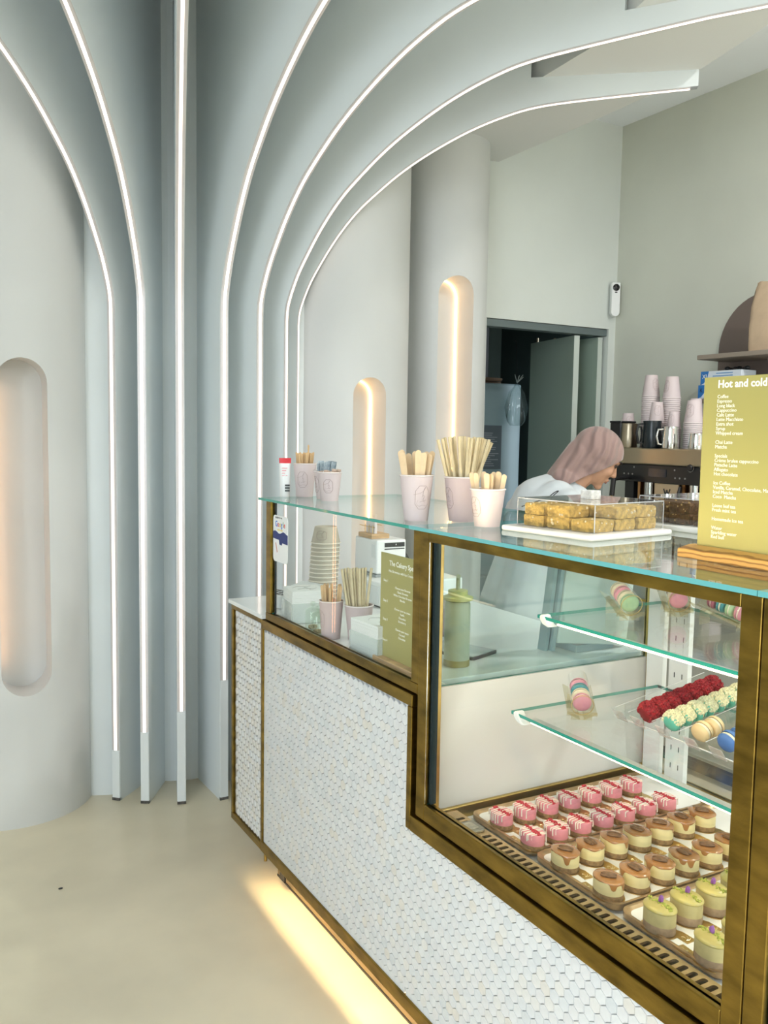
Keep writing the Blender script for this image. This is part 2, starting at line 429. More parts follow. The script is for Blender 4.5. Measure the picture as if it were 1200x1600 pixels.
fin(-44.7, 0.548, 0.216, 'leftmost curved fin with light strip, beside the leftmost column', L_)
fin(-31.1, 0.557, 0.305, 'second curved fin from the left with light strip', L_)
fin(-15.7, 0.574, 0.396, 'middle curved fin seen edge on, rising straight up to the ceiling', L_)
fin(1.5, 0.591, 0.517, 'curved fin with light strip next left of the narrow tiled cabinet', L_)
fin(17.0, 0.600, 0.70, 'curved fin bending right whose strip reaches the top edge at centre right', L_)
fin(34.8, 0.585, 0.75, 'curved fin bending right, second from the lit columns, ending beyond the frame', L_, step=1.985, extra=0.5)
fin(51.0, 0.570, 0.75, 'rightmost curved fin ending in mid ceiling with a blunt square tip', L_, step=1.575)
# trunk the fins grow from
m = MB(); angs = [-62, -38, -23.4, -7, 9, 26, 43, 66]
pol = [(FO.x+0.32*math.sin(math.radians(a)), FO.y-0.32*math.cos(math.radians(a))) for a in angs] + [(FO.x+0.40, YE), (FO.x-0.40, YE)]
struct('trim_3', MB().prism(pol, XY, 0, ZC), FINPAINT)
# flat side panels closing the gap to the columns
struct('trim_4', MB().prism([(0.735, 3.778), (0.842, 3.738), (0.90, YE), (0.735, YE)], XY, 0, ZC), FINPAINT)
struct('trim_5', MB().prism([(1.63, 3.735), (1.715, 3.742), (1.715, YE), (1.60, YE)], XY, 0, ZC), FINPAINT)

# ------------------------------------------------------------------ counter
XF = 1.10
TILEM = []
def tile_mats():
    cols = [(0.66, 0.675, 0.675), (0.63, 0.65, 0.66), (0.67, 0.665, 0.64), (0.65, 0.625, 0.575), (0.60, 0.625, 0.635), (0.655, 0.66, 0.66)]
    for i, c in enumerate(cols):
        TILEM.append(mat('stone_tile_%s' % 'abcdef'[i], c, 0.22, var=0.05, vscale=40))
tile_mats()
GROUT = mat('pale_grout', (0.62, 0.63, 0.62), 0.9)
GROUTD = mat('dark_gap_grout', (0.36, 0.34, 0.30), 0.9)
HW = 0.0273          # pitch across flats
def hexmesh(name, s, th, m, tilt=0.0):
    b = MB(); R = s/math.sqrt(3)
    rings = []
    for k, (rr, x) in enumerate(((R, 0.0), (R, -th*0.55), (R*0.945, -th))):
        for j in range(6):
            a = PI/2+PI/3*j
            rings.append((x + tilt*rr*math.cos(a), rr*math.cos(a), rr*math.sin(a)))
    fs = []
    for k in range(2):
        for j in range(6):
            fs.append((k*6+j, k*6+(j+1) % 6, (k+1)*6+(j+1) % 6, (k+1)*6+j))
    fs.append(tuple(range(12, 18)))
    b.add(rings, fs); me = b.mesh(name); me.materials.append(m); return me
def hex_centres(y0, y1, z0, z1):
    out = []; row = 0; dz = HW*math.sqrt(3)/2; z = z0+dz*0.35
    while z < z1-0.004:
        y = y0+(HW/2 if row % 2 else 0.0)
        while y < y1:
            out.append((y, z)); y += HW
        row += 1; z += dz
    return out
def clip_hex(yc, zc, s, holes):
    """hexagon corner list clipped to the outline handed in as a list of half-planes"""
    R = s/math.sqrt(3)
    poly = [(yc+R*math.cos(PI/2+PI/3*j), zc+R*math.sin(PI/2+PI/3*j)) for j in range(6)]
    for (a, b, c) in holes:
        new = []
        for i in range(len(poly)):
            p, q = poly[i], poly[(i+1) % len(poly)]
            dp, dq = a*p[0]+b*p[1]-c, a*q[0]+b*q[1]-c
            if dp <= 0: new.append(p)
            if (dp < 0 < dq) or (dq < 0 < dp):
                t = dp/(dp-dq); new.append((p[0]+(q[0]-p[0])*t, p[1]+(q[1]-p[1])*t))
        poly = new
        if len(poly) < 3: return None
    return poly

TS = HW-0.0007
hexes = [hexmesh('tile', TS, 0.0042+0.0004*(i % 3), TILEM[i], (0.008*(i % 3-1))) for i in range(6)]
# main tiled front
base = thing('tiled_counter_front', 'long counter front of white hexagonal stone tiles under the display cases', 'counter', (0, 0, 0))
Y0T, Y1T = -0.6, 2.725
ZB, ZT1, ZT2 = 0.160, 0.898, 0.592
CARC = mat('counter_carcass', (0.55, 0.55, 0.53), 0.7)
m = MB(); m.box(XF+0.006, 1.86, 1.79, Y1T, 0.168, 0.905); m.box(XF+0.006, 1.86, Y0T, 1.79, 0.168, 0.555); m.box(1.18, 1.86, Y0T, Y1T, 0.128, 0.168)
m.build('carcass', GROUT, base)
# brass trims
def bar(name, parent, x0, x1, y0, y1, z0, z1, mt=BRASS, bevel=0.002, label=None):
    return MB().box(x0, x1, y0, y1, z0, z1).build(name, mt, parent, bevel=bevel, label=label)
bar('top_trim', base, XF-0.006, XF+0.02, 1.771, Y1T, 0.898, 0.927)
bar('side_trim', base, XF-0.006, XF+0.02, 1.771, 1.791, 0.592, 0.897)
bar('case_trim', base, XF-0.006, XF+0.02, Y0T, 1.7705, 0.591, 0.630)
bar('divider_trim', base, XF-0.005, XF+0.02, Y1T, 2.743, 0.127, 0.927)
bar('bottom_trim', base, XF-0.006, XF+0.004, Y0T, 2.742, 0.125, 0.160)
# every tile that can be told apart
cents = [c for c in hex_centres(0.16, Y1T+HW*0.49, ZB, ZT1)]
keep = []; part = []
for (y, z) in cents:
    if y > 1.79: lim = [(1, 0, Y1T), (-1, 0, -1.79), (0, 1, ZT1), (0, -1, -ZB)]
    else: lim = [(0, 1, ZT2), (0, -1, -ZB)]
    R = HW/math.sqrt(3)
    inside = (z-R > ZB-0.001) and (z+R < (ZT1 if y-HW/2 > 1.79 else ZT2)+0.001) and (y+HW/2 < Y1T+0.001) and (y-HW/2 > 1.789 or z+R < ZT2+0.001)
    if inside: keep.append((y, z))
    elif y < 1.79-HW/2 and z-R > ZT2: continue
    else:
        if 1.79-HW/2 <= y <= 1.79 and z > ZT2: lim = [(-1, 0, -1.79), (0, 1, ZT1)]
        p = clip_hex(y, z, TS, lim)
        if p: part.append(p)
# nearest 300 in view become single pieces
import itertools
def vis_key(c): return (c[0])**2 + (c[1]-1.55)**2 + (100 if c[0] < 0.93+0.45*max(0, 0.55-c[1])*0 else 0)
seen = [c for c in keep if (c[0] > 0.90+(0.592-c[1])*0.95)]
seen.sort(key=vis_key)
single = set(seen[:300])
for k, (y, z) in enumerate(seen[:300]):
    t = obj('tile', hexes[random.choice((0, 0, 0, 1, 1, 1, 2, 2, 5, 5, 5, 5, 4, 3))], base)
    t.location = (XF+0.0045, y, z)
fieldb = {i: MB() for i in range(6)}
for k, (y, z) in enumerate(keep):
    if (y, z) in single: continue
    i = random.choice((0, 0, 0, 1, 1, 1, 2, 2, 5, 5, 5, 5, 4, 3))
    me = hexes[i]
    fieldb[i].add([(v.co.x+XF+0.0045, v.co.y+y, v.co.z+z) for v in me.vertices], [tuple(p.vertices) for p in me.polygons])
for p in part:
    fieldb[0].prism(p, YZ, XF+0.0005, XF+0.0045)
def joined(name, dic, parent):
    me = D.meshes.new(name); vs = []; fs = []; mi = []
    for i, b in dic.items():
        n = len(vs); vs += b.v; fs += [tuple(j+n for j in f) for f in b.f]; mi += [i]*len(b.f)
    me.from_pydata(vs, [], fs)
    for t in TILEM: me.materials.append(t)
    me.polygons.foreach_set('material_index', mi)
    bm = bmesh.new(); bm.from_mesh(me); bmesh.ops.recalc_face_normals(bm, faces=bm.faces); bm.to_mesh(me); bm.free()
    o = obj(name, me, parent); o['kind'] = 'stuff'; return o
joined('tile_field', fieldb, base)
# recessed plinth and the light under the counter lip
MB().box(1.175, 1.80, Y0T, 2.775, 0.006, 0.127).build('plinth', mat('plinth_brown', (0.30, 0.21, 0.10), 0.5), base)
MB().box(1.172, 1.178, Y0T, 2.775, 0.0, 0.006).build('plinth_foot_line', BLACK, base)  # thin dark line along the plinth foot
MB().box(XF+0.012, XF+0.024, Y0T, 2.80, 0.1605, 0.1625).build('under_light', emit('amber_led', (1.0, 0.72, 0.38), 60.0), base, label='warm light strip hidden under the counter lip')
MB().box(XF+0.004, XF+0.03, Y0T, 2.80, 0.163, 0.166).build('light_carrier', CARC, base)
# the carcass leaves the light slot open
# narrow cabinet at the end of the counter
cab = thing('tiled_end_cabinet', 'narrow brass framed end cabinet clad in small white mosaic hexagons', 'cabinet', (0, 0, 0))
MB().box(XF+0.006, 1.86, 2.745, 3.03, 0.128, 0.922).build('carcass', GROUTD, cab)
for nm, a in (('frame_rail', (XF-0.005, XF+0.02, 2.744, 3.032, 0.125, 0.150)), ('frame_rail', (XF-0.005, XF+0.02, 2.744, 3.032, 0.912, 0.930)), ('frame_post', (XF-0.005, XF+0.02, 3.014, 3.032, 0.150, 0.912))):
    bar(nm, cab, *a)
hb = {i: MB() for i in range(6)}
for (y, z) in hex_centres(2.757, 3.004, 0.158, 0.906):
    i = random.choice((0, 2, 2, 3, 5)); s = 0.0242; R = s/math.sqrt(3)*random.uniform(0.96, 1.0)
    if y+0.012 > 3.014 or y-0.012 < 2.744: continue
    th = 0.0055; q = []
    for rr, x in ((R, 0), (R*1.0, -th*0.5), (R*0.82, -th)):
        q += [(XF+0.0055+x, y+rr*math.cos(PI/2+PI/3*j), z+rr*math.sin(PI/2+PI/3*j)) for j in range(6)]
    hb[i].add(q, [(k*6+j, k*6+(j+1) % 6, (k+1)*6+(j+1) % 6, (k+1)*6+j) for k in range(2) for j in range(6)] + [tuple(range(12, 18))])
joined('mosaic_tiles', hb, cab)
for y, x in ((2.893, 1.176), (2.98, 1.75), (2.82, 1.75)):
    MB().lathe([(0.006, 0), (0.006, 0.115), (0.011, 0.118), (0.011, 0.128)], 10, (x, y, 0)).build('leg', BRASSL, cab, smooth=40)
MB().box(XF+0.05, XF+0.056, 2.66, 2.70, 0.03, 0.075).build('floor_bracket', BLACK, base)
# worktop
wt = MB().prism([(XF-0.012, 2.722), (XF+0.024, 2.722), (XF+0.024, 1.797), (1.88, 1.797), (1.88, 3.045), (XF-0.012, 3.045)], XY, 0.9305, 0.945).build('counter_worktop', WHITEQ, None, bevel=0.002)
tag(wt, 'white stone worktop slab running beneath the low glass case', 'worktop')

# ------------------------------------------------------------------ glass panes with coloured edges
def pane(name, parent, x0, x1, y0, y1, z0, z1, gm=GLASS, em=EDGE, thin='x'):
    """box pane: two large faces clear, the narrow faces edge coloured"""
    me = MB().box(x0, x1, y0, y1, z0, z1).mesh(name); me.materials.append(gm); me.materials.append(em)
    ax = 'xyz'.index(thin)
    for p in me.polygons: p.material_index = 0 if abs(p.normal[ax]) > 0.9 else 1
    return obj(name, me, parent)
low = thing('low_glass_case', 'low brass framed glass case on the worktop holding cups and napkins', 'display case', (0, 0, 0))
bar('post', low, XF+0.002, XF+0.022, 2.680, 2.718, 0.956, 1.325)
bar('post', low, XF+0.002, XF+0.024, 1.757, 1.790, 0.956, 1.325)
bar('bottom_rail', low, XF+0.001, XF+0.022, 1.757, 2.718, 0.931, 0.956)
pane('front_pane', low, XF+0.010, XF+0.016, 1.79, 2.680, 0.956, 1.326, em=EDGE)
MB().box(XF+0.017, XF+0.022, 2.674, 2.680, 0.956, 1.326).build('seal', RUBBER, low)
pane('top_glass', low, XF-0.012, 1.62, 1.792, 2.752, 1.3275, 1.3355, GLASSTOP, EDGE, 'z')

case = thing('cake_display_case', 'large brass framed glass display case filled with cakes and macarons', 'display case', (0, 0, 0))
YL, YR, XBK = 1.757, 0.825, 1.885
bar('post', case, XF+0.001, XF+0.026, 1.719, 1.7568, 0.634, 1.325)
bar('post', case, XF+0.001, XF+0.026, YR, 0.862, 0.634, 1.325)
bar('top_rail', case, XF+0.001, XF+0.026, 0.862, 1.719, 1.303, 1.325)
bar('bottom_rail', case, XF+0.001, XF+0.026, 0.862, 1.719, 0.634, 0.674)
bar('back_post', case, 1.862, 1.885, 1.748, 1.776, 0.60, 1.325, BRASSL)
bar('back_post', case, 1.862, 1.885, 0.826, 0.85, 0.60, 1.325, BRASSL)
bar('back_rail', case, 1.862, 1.885, 0.85, 1.748, 1.303, 1.325, BRASSL)
bar('back_rail', case, 1.862, 1.885, 0.85, 1.748, 0.60, 0.625, BRASSL)
bar('inner_jamb', case, XF+0.028, XF+0.060, 1.742, 1.776, 0.612, 1.324, BRASSL)
bar('end_strip', case, XF+0.060, 1.862, 1.752, 1.776, 0.600, 0.632, BRASSL)
MB().box(XF+0.060, 1.875, 1.762, 1.776, 0.632, 0.938).build('white_end_panel', mat('white_glass_panel', (0.70, 0.68, 0.63), 0.12), case)
pane('end_pane', case, XF+0.060, 1.862, 1.768, 1.774, 0.939, 1.326, GLASSEND, thin='y')
MB().box(XF+0.014, XF+0.028, 1.708, 1.719, 0.676, 1.302).build('seal', RUBBER, case)
MB().box(XF+0.002, XF+0.004, 1.7180, 1.7188, 0.676, 1.302).build('bright_edge', CHROME, case)
pane('front_pane', case, XF+0.010, XF+0.016, 0.862, 1.719, 0.674, 1.303)
pane('top_glass', case, XF-0.012, 1.90, 0.826, 1.7905, 1.3270, 1.3355, GLASSTOP, EDGE2, 'z')
MB().box(XF+0.026, XF+0.032, 0.87, 1.70, 1.317, 1.322).build('case_light', emit('case_led', (1.0, 0.74, 0.42), 120.0), case, label='thin white light strip under the top glass')
m = MB().box(1.22, 1.86, YR, 1.752, 0.585, 0.6005); m.build('deck', mat('white_deck', (0.83, 0.82, 0.78), 0.25), case)
MB().box(XF+0.03, 1.22, YR, 1.752, 0.557, 0.566).build('air_duct', mat('duct_shade_dark', (0.010, 0.016, 0.014), 0.6), case)  # near-black colour puts shade below the grille slots
MB().box(1.216, 1.222, YR, 1.752, 0.566, 0.600).build('duct_wall', mat('duct_blue_grey', (0.36, 0.45, 0.45), 0.4), case)
# slotted vent grille
g = MB(); x0, x1 = 1.135, 1.208; zz0, zz1 = 0.628, 0.633
sl = []
y = 1.690
ys = []
while y > 0.84:
    if not (1.603 < y < 1.665): ys.append(y)
    y -= 0.0212
xa, xb = 1.152, 1.200
g.box(x0, xa, YR, 1.735, zz0, zz1); g.box(xb, x1, YR, 1.735, zz0, zz1)
edges = [1.735] + [v for yy in ys for v in (yy+0.0058, yy-0.0058)] + [YR]
for i in range(0, len(edges), 2): g.box(xa, xb, edges[i+1], edges[i], zz0, zz1)
for yy in ys:       # rounded slot ends
    for xe, sgn in ((xa, 1), (xb, -1)):
        for s2 in (1, -1):
            g.prism([(xe, yy+s2*0.0058), (xe+sgn*0.0045, yy+s2*0.0058), (xe+sgn*0.0014, yy+s2*0.0044), (xe, yy+s2*0.0015)], XY, zz0, zz1)
g.box(x0, x0+0.003, YR, 1.735, 0.60, zz0); g.box(x1-0.003, x1, YR, 1.735, 0.60, zz0)
g.build('vent_grille', GOLDTRIM, case)
bd = MB().prism(rrect(1.148, 1.202, 1.606, 1.662, 0.008), XY, 0.633, 0.640).build('grille_knob', mat('pewter_badge', (0.30, 0.29, 0.24), 0.35, 0.8), case, bevel=0.002, label='raised dark badge set in the vent grille')
MB().prism(rrect(1.160, 1.190, 1.616, 1.652, 0.004), XY, 0.640, 0.641).build('badge_face', mat('pewter_light', (0.55, 0.52, 0.42), 0.3, 0.9, var=0.3, vscale=90), bd)
# uprights at the back
for (ya, yb, slots) in ((1.744, 1.686, False), (1.664, 1.600, True), (0.93, 0.88, True)):
    u = MB().box(1.845, 1.861, yb, ya, 0.60, 1.30).build('upright', WHITE, case)
    if slots:
        s = MB()
        for k in range(13):
            z = 0.66+k*0.05
            for off in (0.018, 0.044): s.box(1.8442, 1.8449, yb+off-0.0012, yb+off+0.0012, z, z+0.014)
        s.build('slots', RUBBER, u)
pane('sliding_door', case, 1.872, 1.877, 1.30, 1.748, 0.625, 1.303, em=EDGE2)
pane('sliding_door', case, 1.880, 1.884, 0.85, 1.32, 0.625, 1.303, em=EDGE2)
# two shelves with light bars
LEDC = emit('shelf_led', (1.0, 0.82, 0.56), 5.0)
def shelf(x0, z, yl):
    s = pane('glass_shelf', case, x0, 1.845, 0.845, yl, z-0.008, z, GLASS, EDGE, 'z')
    MB().box(x0+0.018, x0+0.036, 0.85, yl-0.05, z-0.019, z-0.009).build('light_bar', mat('bar_aluminium', (0.50, 0.50, 0.49), 0.45, 0.3), s)
    MB().box(x0+0.012, x0+0.0178, 0.85, yl-0.06, z-0.017, z-0.0135).build('light_strip', LEDC, s)
    cl = MB().prism([(yl-0.030, z-0.003), (yl-0.026, z+0.003), (yl-0.018, z+0.004), (yl-0.012, z-0.001), (yl-0.014, z-0.010), (yl-0.024, z-0.019), (yl-0.044, z-0.024), (yl-0.056, z-0.021), (yl-0.040, z-0.016)], YZ, x0-0.004, x0+0.020)
    cl.build('bar_clip', WHITE, s, bevel=0.002)
    return s
shelf(1.413, 1.109, 1.70)
shelf(1.340, 0.875, 1.70)
# frame of the next case towards the camera
nx = thing('next_display_case', 'brass post and glass of the next display case at the right edge', 'display case', (0, 0, 0))
bar('post', nx, XF+0.001, XF+0.026, 0.788, 0.8235, 0.634, 1.325)
bar('top_rail', nx, XF+0.001, XF+0.026, -0.5, 0.788, 1.303, 1.325)
bar('bottom_rail', nx, XF+0.001, XF+0.026, -0.5, 0.788, 0.634, 0.674)
pane('front_pane', nx, XF+0.010, XF+0.016, -0.5, 0.788, 0.674, 1.303)
MB().box(XF+0.014, XF+0.028, 0.780, 0.788, 0.676, 1.302).build('seal', RUBBER, nx)
pane('top_glass', nx, XF-0.012, 1.90, -0.55, 0.8245, 1.3270, 1.3355, GLASSTOP, EDGE2, 'z')
MB().box(1.16, 1.86, -0.5, 0.82, 0.585, 0.6005).build('deck', mat('white_deck', (0.83, 0.82, 0.78), 0.25), nx)
bar('back_post', nx, 1.862, 1.885, 0.79, 0.822, 0.60, 1.325, BRASSL)

# ------------------------------------------------------------------ back counter
bc = thing('back_counter', 'low grey back counter beneath the coffee machine', 'counter', (0, 0, 0))
MB().box(3.24, 3.91, 1.0, 4.0, 0.08, 0.87).build('cabinet_body', mat('back_cabinet_grey', (0.42, 0.44, 0.42), 0.5), bc)
MB().box(3.20, 3.912, 0.98, 4.02, 0.87, 0.90).build('worktop', WHITEQ, bc)
MB().box(3.28, 3.90, 1.0, 4.0, 0.0, 0.08).build('plinth', BLACK, bc)
for k in range(5):
    d = MB().box(3.222, 3.24, 1.02+k*0.6, 1.59+k*0.6, 0.10, 0.85).build('door', mat('back_cabinet_grey2', (0.47, 0.48, 0.46), 0.45), bc, bevel=0.003)
    MB().box(3.205, 3.212, 1.25+k*0.6, 1.40+k*0.6, 0.76, 0.772).build('handle', BRASSL, d)

# ------------------------------------------------------------------ paper cups and what stands in them
def logo_lines(rfun, zc, ang, w, h):
    """outlined long octagon with a loose one-line drawing, wrapped round the cup wall"""
    def P(u, v):
        z = zc+v*h; r = rfun(z)+0.0004; a = ang+u*w/r
        return (r*math.cos(a), r*math.sin(a), z)
    m = MB()
    octo = [(-0.5, -0.28), (-0.24, -0.5), (0.24, -0.5), (0.5, -0.28), (0.5, 0.28), (0.24, 0.5), (-0.24, 0.5), (-0.5, 0.28)]
    dense = []
    for i in range(8):
        p, q = octo[i], octo[(i+1) % 8]
        for k in range(4): dense.append(P(p[0]+(q[0]-p[0])*k/4, p[1]+(q[1]-p[1])*k/4))
    m.tube(dense, 0.00055, 4, closed=True)
    for ln in ([(-0.62, 0.12), (-0.3, 0.16), (0.0, 0.24), (0.16, 0.36), (0.2, 0.44), (0.08, 0.30), (0.02, 0.06)],
               [(-0.30, -0.12), (-0.38, -0.28), (-0.2, -0.38), (0.05, -0.33), (0.32, -0.36)],
               [(-0.02, 0.0), (0.08, 0.10), (0.14, 0.02), (0.06, -0.1), (0.16, -0.14), (0.3, -0.1)], [(-0.18, -0.2), (0.0, -0.16), (0.22, -0.2)]):
        m.tube([P(u, v) for u, v in catmull(ln, 4)], 0.0004, 4)
    return m
def cup_mesh(h, rt, rb, th=0.0012):
    m = MB()
    prof = [(0.0005, 0.004), (rb-th, 0.004), (rb, 0.0), (rb+0.0002, 0.002), (rt, h-0.002), (rt-th, h-0.002), (rb-th, 0.006), (0.0005, 0.006)]
    m.lathe(prof, 32, cap=False); return m
def rim_mesh(h, rt):
    return MB().tube([(rt*math.cos(2*PI*k/32), rt*math.sin(2*PI*k/32), h-0.0018) for k in range(32)], 0.0020, 8, closed=True)
def paper_cup(x, y, z, h, rt, rb, ang, label, m=PINK, lw=0.034, lh=0.052, lz=0.52, group='paper cups on the counter'):
    c = thing('paper_cup', label, 'cup', (x, y, z), 0, group)
    cup_mesh(h, rt, rb).build('cup_wall', m, c, smooth=40)
    rim_mesh(h, rt).build('rolled_rim', RIMW, c, smooth=60)
    logo_lines(lambda zz: rb+(rt-rb)*zz/h, h*lz, ang, lw, lh).build('printed_logo', LINE, c, label='grey outlined octagon with a line drawing')
    return c
GT = 1.3355
CAMA = lambda x, y: math.atan2(-y, -x)      # direction towards the viewer
paper_cup(1.250, 2.739, GT, 0.113, 0.039, 0.0275, CAMA(1.25, 2.74)-0.25, 'pink paper cup packed with thin wooden stirrers next to the white tube')
paper_cup(1.272, 2.625, GT, 0.092, 0.038, 0.028, CAMA(1.26, 2.61)-1.2, 'small pink paper cup of dark sugar sachets, half hidden behind another cup')
paper_cup(1.249, 2.546, GT, 0.092, 0.038, 0.028, CAMA(1.25, 2.55)-0.15, 'small pink paper cup of sachets in front, short octagon logo facing out', lw=0.030, lh=0.042)
paper_cup(1.172, 1.894, GT, 0.115, 0.042, 0.030, CAMA(1.17, 1.89)+0.42, 'pink paper cup holding broad wooden spatulas near the case joint', lw=0.036, lh=0.058)
paper_cup(1.272, 1.839, GT, 0.112, 0.044, 0.031, CAMA(1.27, 1.84)-1.05, 'large pink paper cup holding long tan drinking straws', PINKD)
paper_cup(1.259, 1.711, GT, 0.090, 0.0415, 0.0305, CAMA(1.26, 1.71)-0.95, 'short pink paper cup of small wooden spoons beside the straws cup', lw=0.034, lh=0.046)
WT = 0.9455
paper_cup(1.150, 2.325, WT, 0.114, 0.036, 0.0275, CAMA(1.15, 2.32)-1.2, 'pink paper cup of wooden stirrers inside the low glass case', PINKD)
paper_cup(1.215, 2.272, WT, 0.105, 0.042, 0.031, CAMA(1.2, 2.27)+1.6, 'wide pink paper cup of drinking straws inside the low glass case', PINKD)

def place(o, p, q):
    """stand an object whose length runs along +Z from p towards q"""
    p = Vector(p); d = (Vector(q)-p).normalized()
    o.matrix_world = Matrix.Translation(p) @ d.to_track_quat('Z', 'Y').to_matrix().to_4x4() @ Matrix.Rotation(random.uniform(0, PI), 4, 'Z')
def spat_mesh(L, w, t, m, flare=1.0):
    pol = []
    for k in range(9): a = PI*k/8; pol.append((w/2*flare*math.cos(a), L-w/2*flare+w/2*flare*math.sin(a)))
    pol += [(-w/2*0.75, L*0.45), (-w/2*0.75, 0.0), (w/2*0.75, 0.0), (w/2*0.75, L*0.45)]
    me = MB().prism(pol, lambda u, v, d: (u, d, v), -t/2, t/2).mesh('spatula'); me.materials.append(m); return me
def fill(name, mesh, n, cx, cy, z, r0, r1, h, label, cat, group, jit=0.0, spread=1.0, face=None):
    for k in range(n):
        a = 2*PI*(k+random.uniform(-.25, .25))/n*1.0 + (k % 3)*0.7
        f = random.uniform(0.35, 1.0)
        o = obj(name, mesh); tag(o, label, cat, group)
        p = Vector((cx+r0*f*math.cos(a), cy+r0*f*math.sin(a), z+0.007+random.uniform(0, jit)))
        q = Vector((cx+r1*f*spread*math.cos(a), cy+r1*f*spread*math.sin(a), z+h))
        d = (q-p).normalized()
        th = (CAMA(cx, cy)-PI/2 if face is None else face)+random.uniform(-.5, .5)
        fx = Vector((math.cos(th), math.sin(th), 0)); fx = (fx-d*fx.dot(d)).normalized(); fy = d.cross(fx)
        o.matrix_world = Matrix(((fx.x, fy.x, d.x, p.x), (fx.y, fy.y, d.y, p.y), (fx.z, fy.z, d.z, p.z), (0, 0, 0, 1)))
STIRD = mat('stirrer_wood', (0.60, 0.40, 0.20), 0.6, var=0.25, vscale=25)
me = spat_mesh(0.138, 0.0062, 0.0014, STIRD); fill('wooden_stirrer', me, 26, 1.25, 2.739, GT, 0.022, 0.034, 0.113, 'thin wooden stirrer in the cup next to the white tube', 'stirrer', 'stirrers in the cup by the tube', 0.006)
me2 = spat_mesh(0.168, 0.0062, 0.0014, STIRD); fill('wooden_stirrer', me2, 1, 1.262, 2.735, GT, 0.004, 0.006, 0.113, 'single taller wooden stirrer sticking up from its cup beside the tube', 'stirrer', None, 0.0)
me = spat_mesh(0.160, 0.0155, 0.0017, BIRCH); fill('wooden_spatula', me, 11, 1.172, 1.894, GT, 0.018, 0.038, 0.115, 'broad wooden spatula in the cup near the case joint', 'spatula', 'spatulas in the cup near the joint', 0.012)
me = spat_mesh(0.118, 0.0125, 0.0015, BIRCH); fill('wooden_spoon', me, 13, 1.259, 1.711, GT, 0.022, 0.036, 0.090, 'small wooden spoon in the short pink cup', 'spoon', 'wooden spoons in the short cup', 0.008)
def straw_mesh(L, r):
    me = MB().lathe([(r, 0), (r, L), (r*0.72, L), (r*0.72, L-0.02)], 10, cap=False).mesh('straw'); me.materials.append(STRAW)
    for p in me.polygons: p.use_smooth = True
    me.set_sharp_from_angle(angle=math.radians(50)); return me
sm = straw_mesh(0.205, 0.0041)
def straws(cx, cy, z, pts, h, label, group):
    for (a, b, c, d2) in pts:
        o = obj('drinking_straw', sm); tag(o, label, 'straw', group)
        rt = Vector((0.869, -0.494, 0)); fw = Vector((0.494, 0.869, 0))
        p = Vector((cx, cy, z+0.008)) + rt*a + fw*b; q = Vector((cx, cy, z+h)) + rt*c + fw*d2
        place(o, p, q)
L1 = []
for k in range(9): L1.append((-0.010+0.002*k, random.uniform(-.018, .016), -0.037+0.0055*k+random.uniform(-.002, .002), random.uniform(-.030, .024)))
for k in range(9): L1.append((0.004+0.0015*k, random.uniform(-.018, .016), 0.004+0.0045*k, random.uniform(-.026, .024)))
straws(1.272, 1.839, GT, L1, 0.112, 'long tan paper straw in the large pink cup on the glass top', 'straws in the large cup')
straws(1.272, 1.839, GT, [(-0.006, -0.018, 0.036, -0.016)], 0.112, 'tan paper straw leaning far out to the right of its bundle', None)
L2 = [(-0.018+0.004*k, -0.012+0.006*(k % 3), -0.034+0.0062*k, -0.012+0.008*(k % 3)) for k in range(9)]
straws(1.215, 2.272, WT, L2, 0.105, 'tan paper straw in the bundle inside the low glass case', 'straws inside the low case')
straws(1.215, 2.272, WT, [(0.014, 0.004, 0.024, 0.004)], 0.105, 'single upright tan straw apart from the bundle in the low case', None)
me = spat_mesh(0.150, 0.0065, 0.0014, STIRD); fill('wooden_stirrer', me, 18, 1.150, 2.325, WT, 0.020, 0.032, 0.114, 'thin wooden stirrer in the cup inside the low glass case', 'stirrer', 'stirrers inside the low case', 0.006)
# sachets
SACH = mat('sachet_blue_black', (0.10, 0.16, 0.20), 0.4, col2=(0.45, 0.52, 0.55), vscale=60)
KRAFT = mat('kraft_sachet', (0.62, 0.50, 0.40), 0.6, col2=(0.35, 0.20, 0.13), vscale=40)
me = MB().box(-0.007, 0.007, -0.001, 0.001, 0, 0.108).mesh('sachet'); me.materials.append(SACH)
fill('sugar_sachet', me, 11, 1.272, 2.625, GT, 0.018, 0.034, 0.092, 'dark blue sugar sachet sticking out of the half hidden cup', 'sachet', 'dark sachets', 0.012)
me = MB().box(-0.007, 0.007, -0.001, 0.001, 0, 0.086).mesh('sachet'); me.materials.append(KRAFT)
fill('sugar_sachet', me, 8, 1.249, 2.546, GT, 0.018, 0.034, 0.092, 'kraft paper sugar sachet in the front small cup', 'sachet', 'kraft sachets', 0.01)

# white tube with red top
t = thing('hand_cream_tube', 'white squeeze tube with a red top and striped code standing on the glass', 'tube', (1.186, 2.759, GT), CAMA(1.186, 2.759)+PI/2)
vs = []; fs = []; n = 20; levels = [(0.0, 0.017, 0.017), (0.03, 0.0175, 0.0165), (0.08, 0.0185, 0.011), (0.112, 0.0195, 0.0045)]
def loft(levels, n=20):
    m = MB(); vs = []; fs = []
    for z, a, b in levels:
        vs += [(a*math.cos(2*PI*k/n), b*math.sin(2*PI*k/n), z) for k in range(n)]
    for i in range(len(levels)-1):
        for k in range(n): fs.append((i*n+k, i*n+(k+1) % n, (i+1)*n+(k+1) % n, (i+1)*n+k))
    fs += [tuple(range(n-1, -1, -1)), tuple(range((len(levels)-1)*n, len(levels)*n))]
    return m.add(vs, fs)
loft([(0.012, 0.0165, 0.0165), (0.03, 0.0175, 0.0165), (0.08, 0.0185, 0.011), (0.112, 0.0195, 0.0045)]).build('tube_body', WHITE, t, smooth=40)
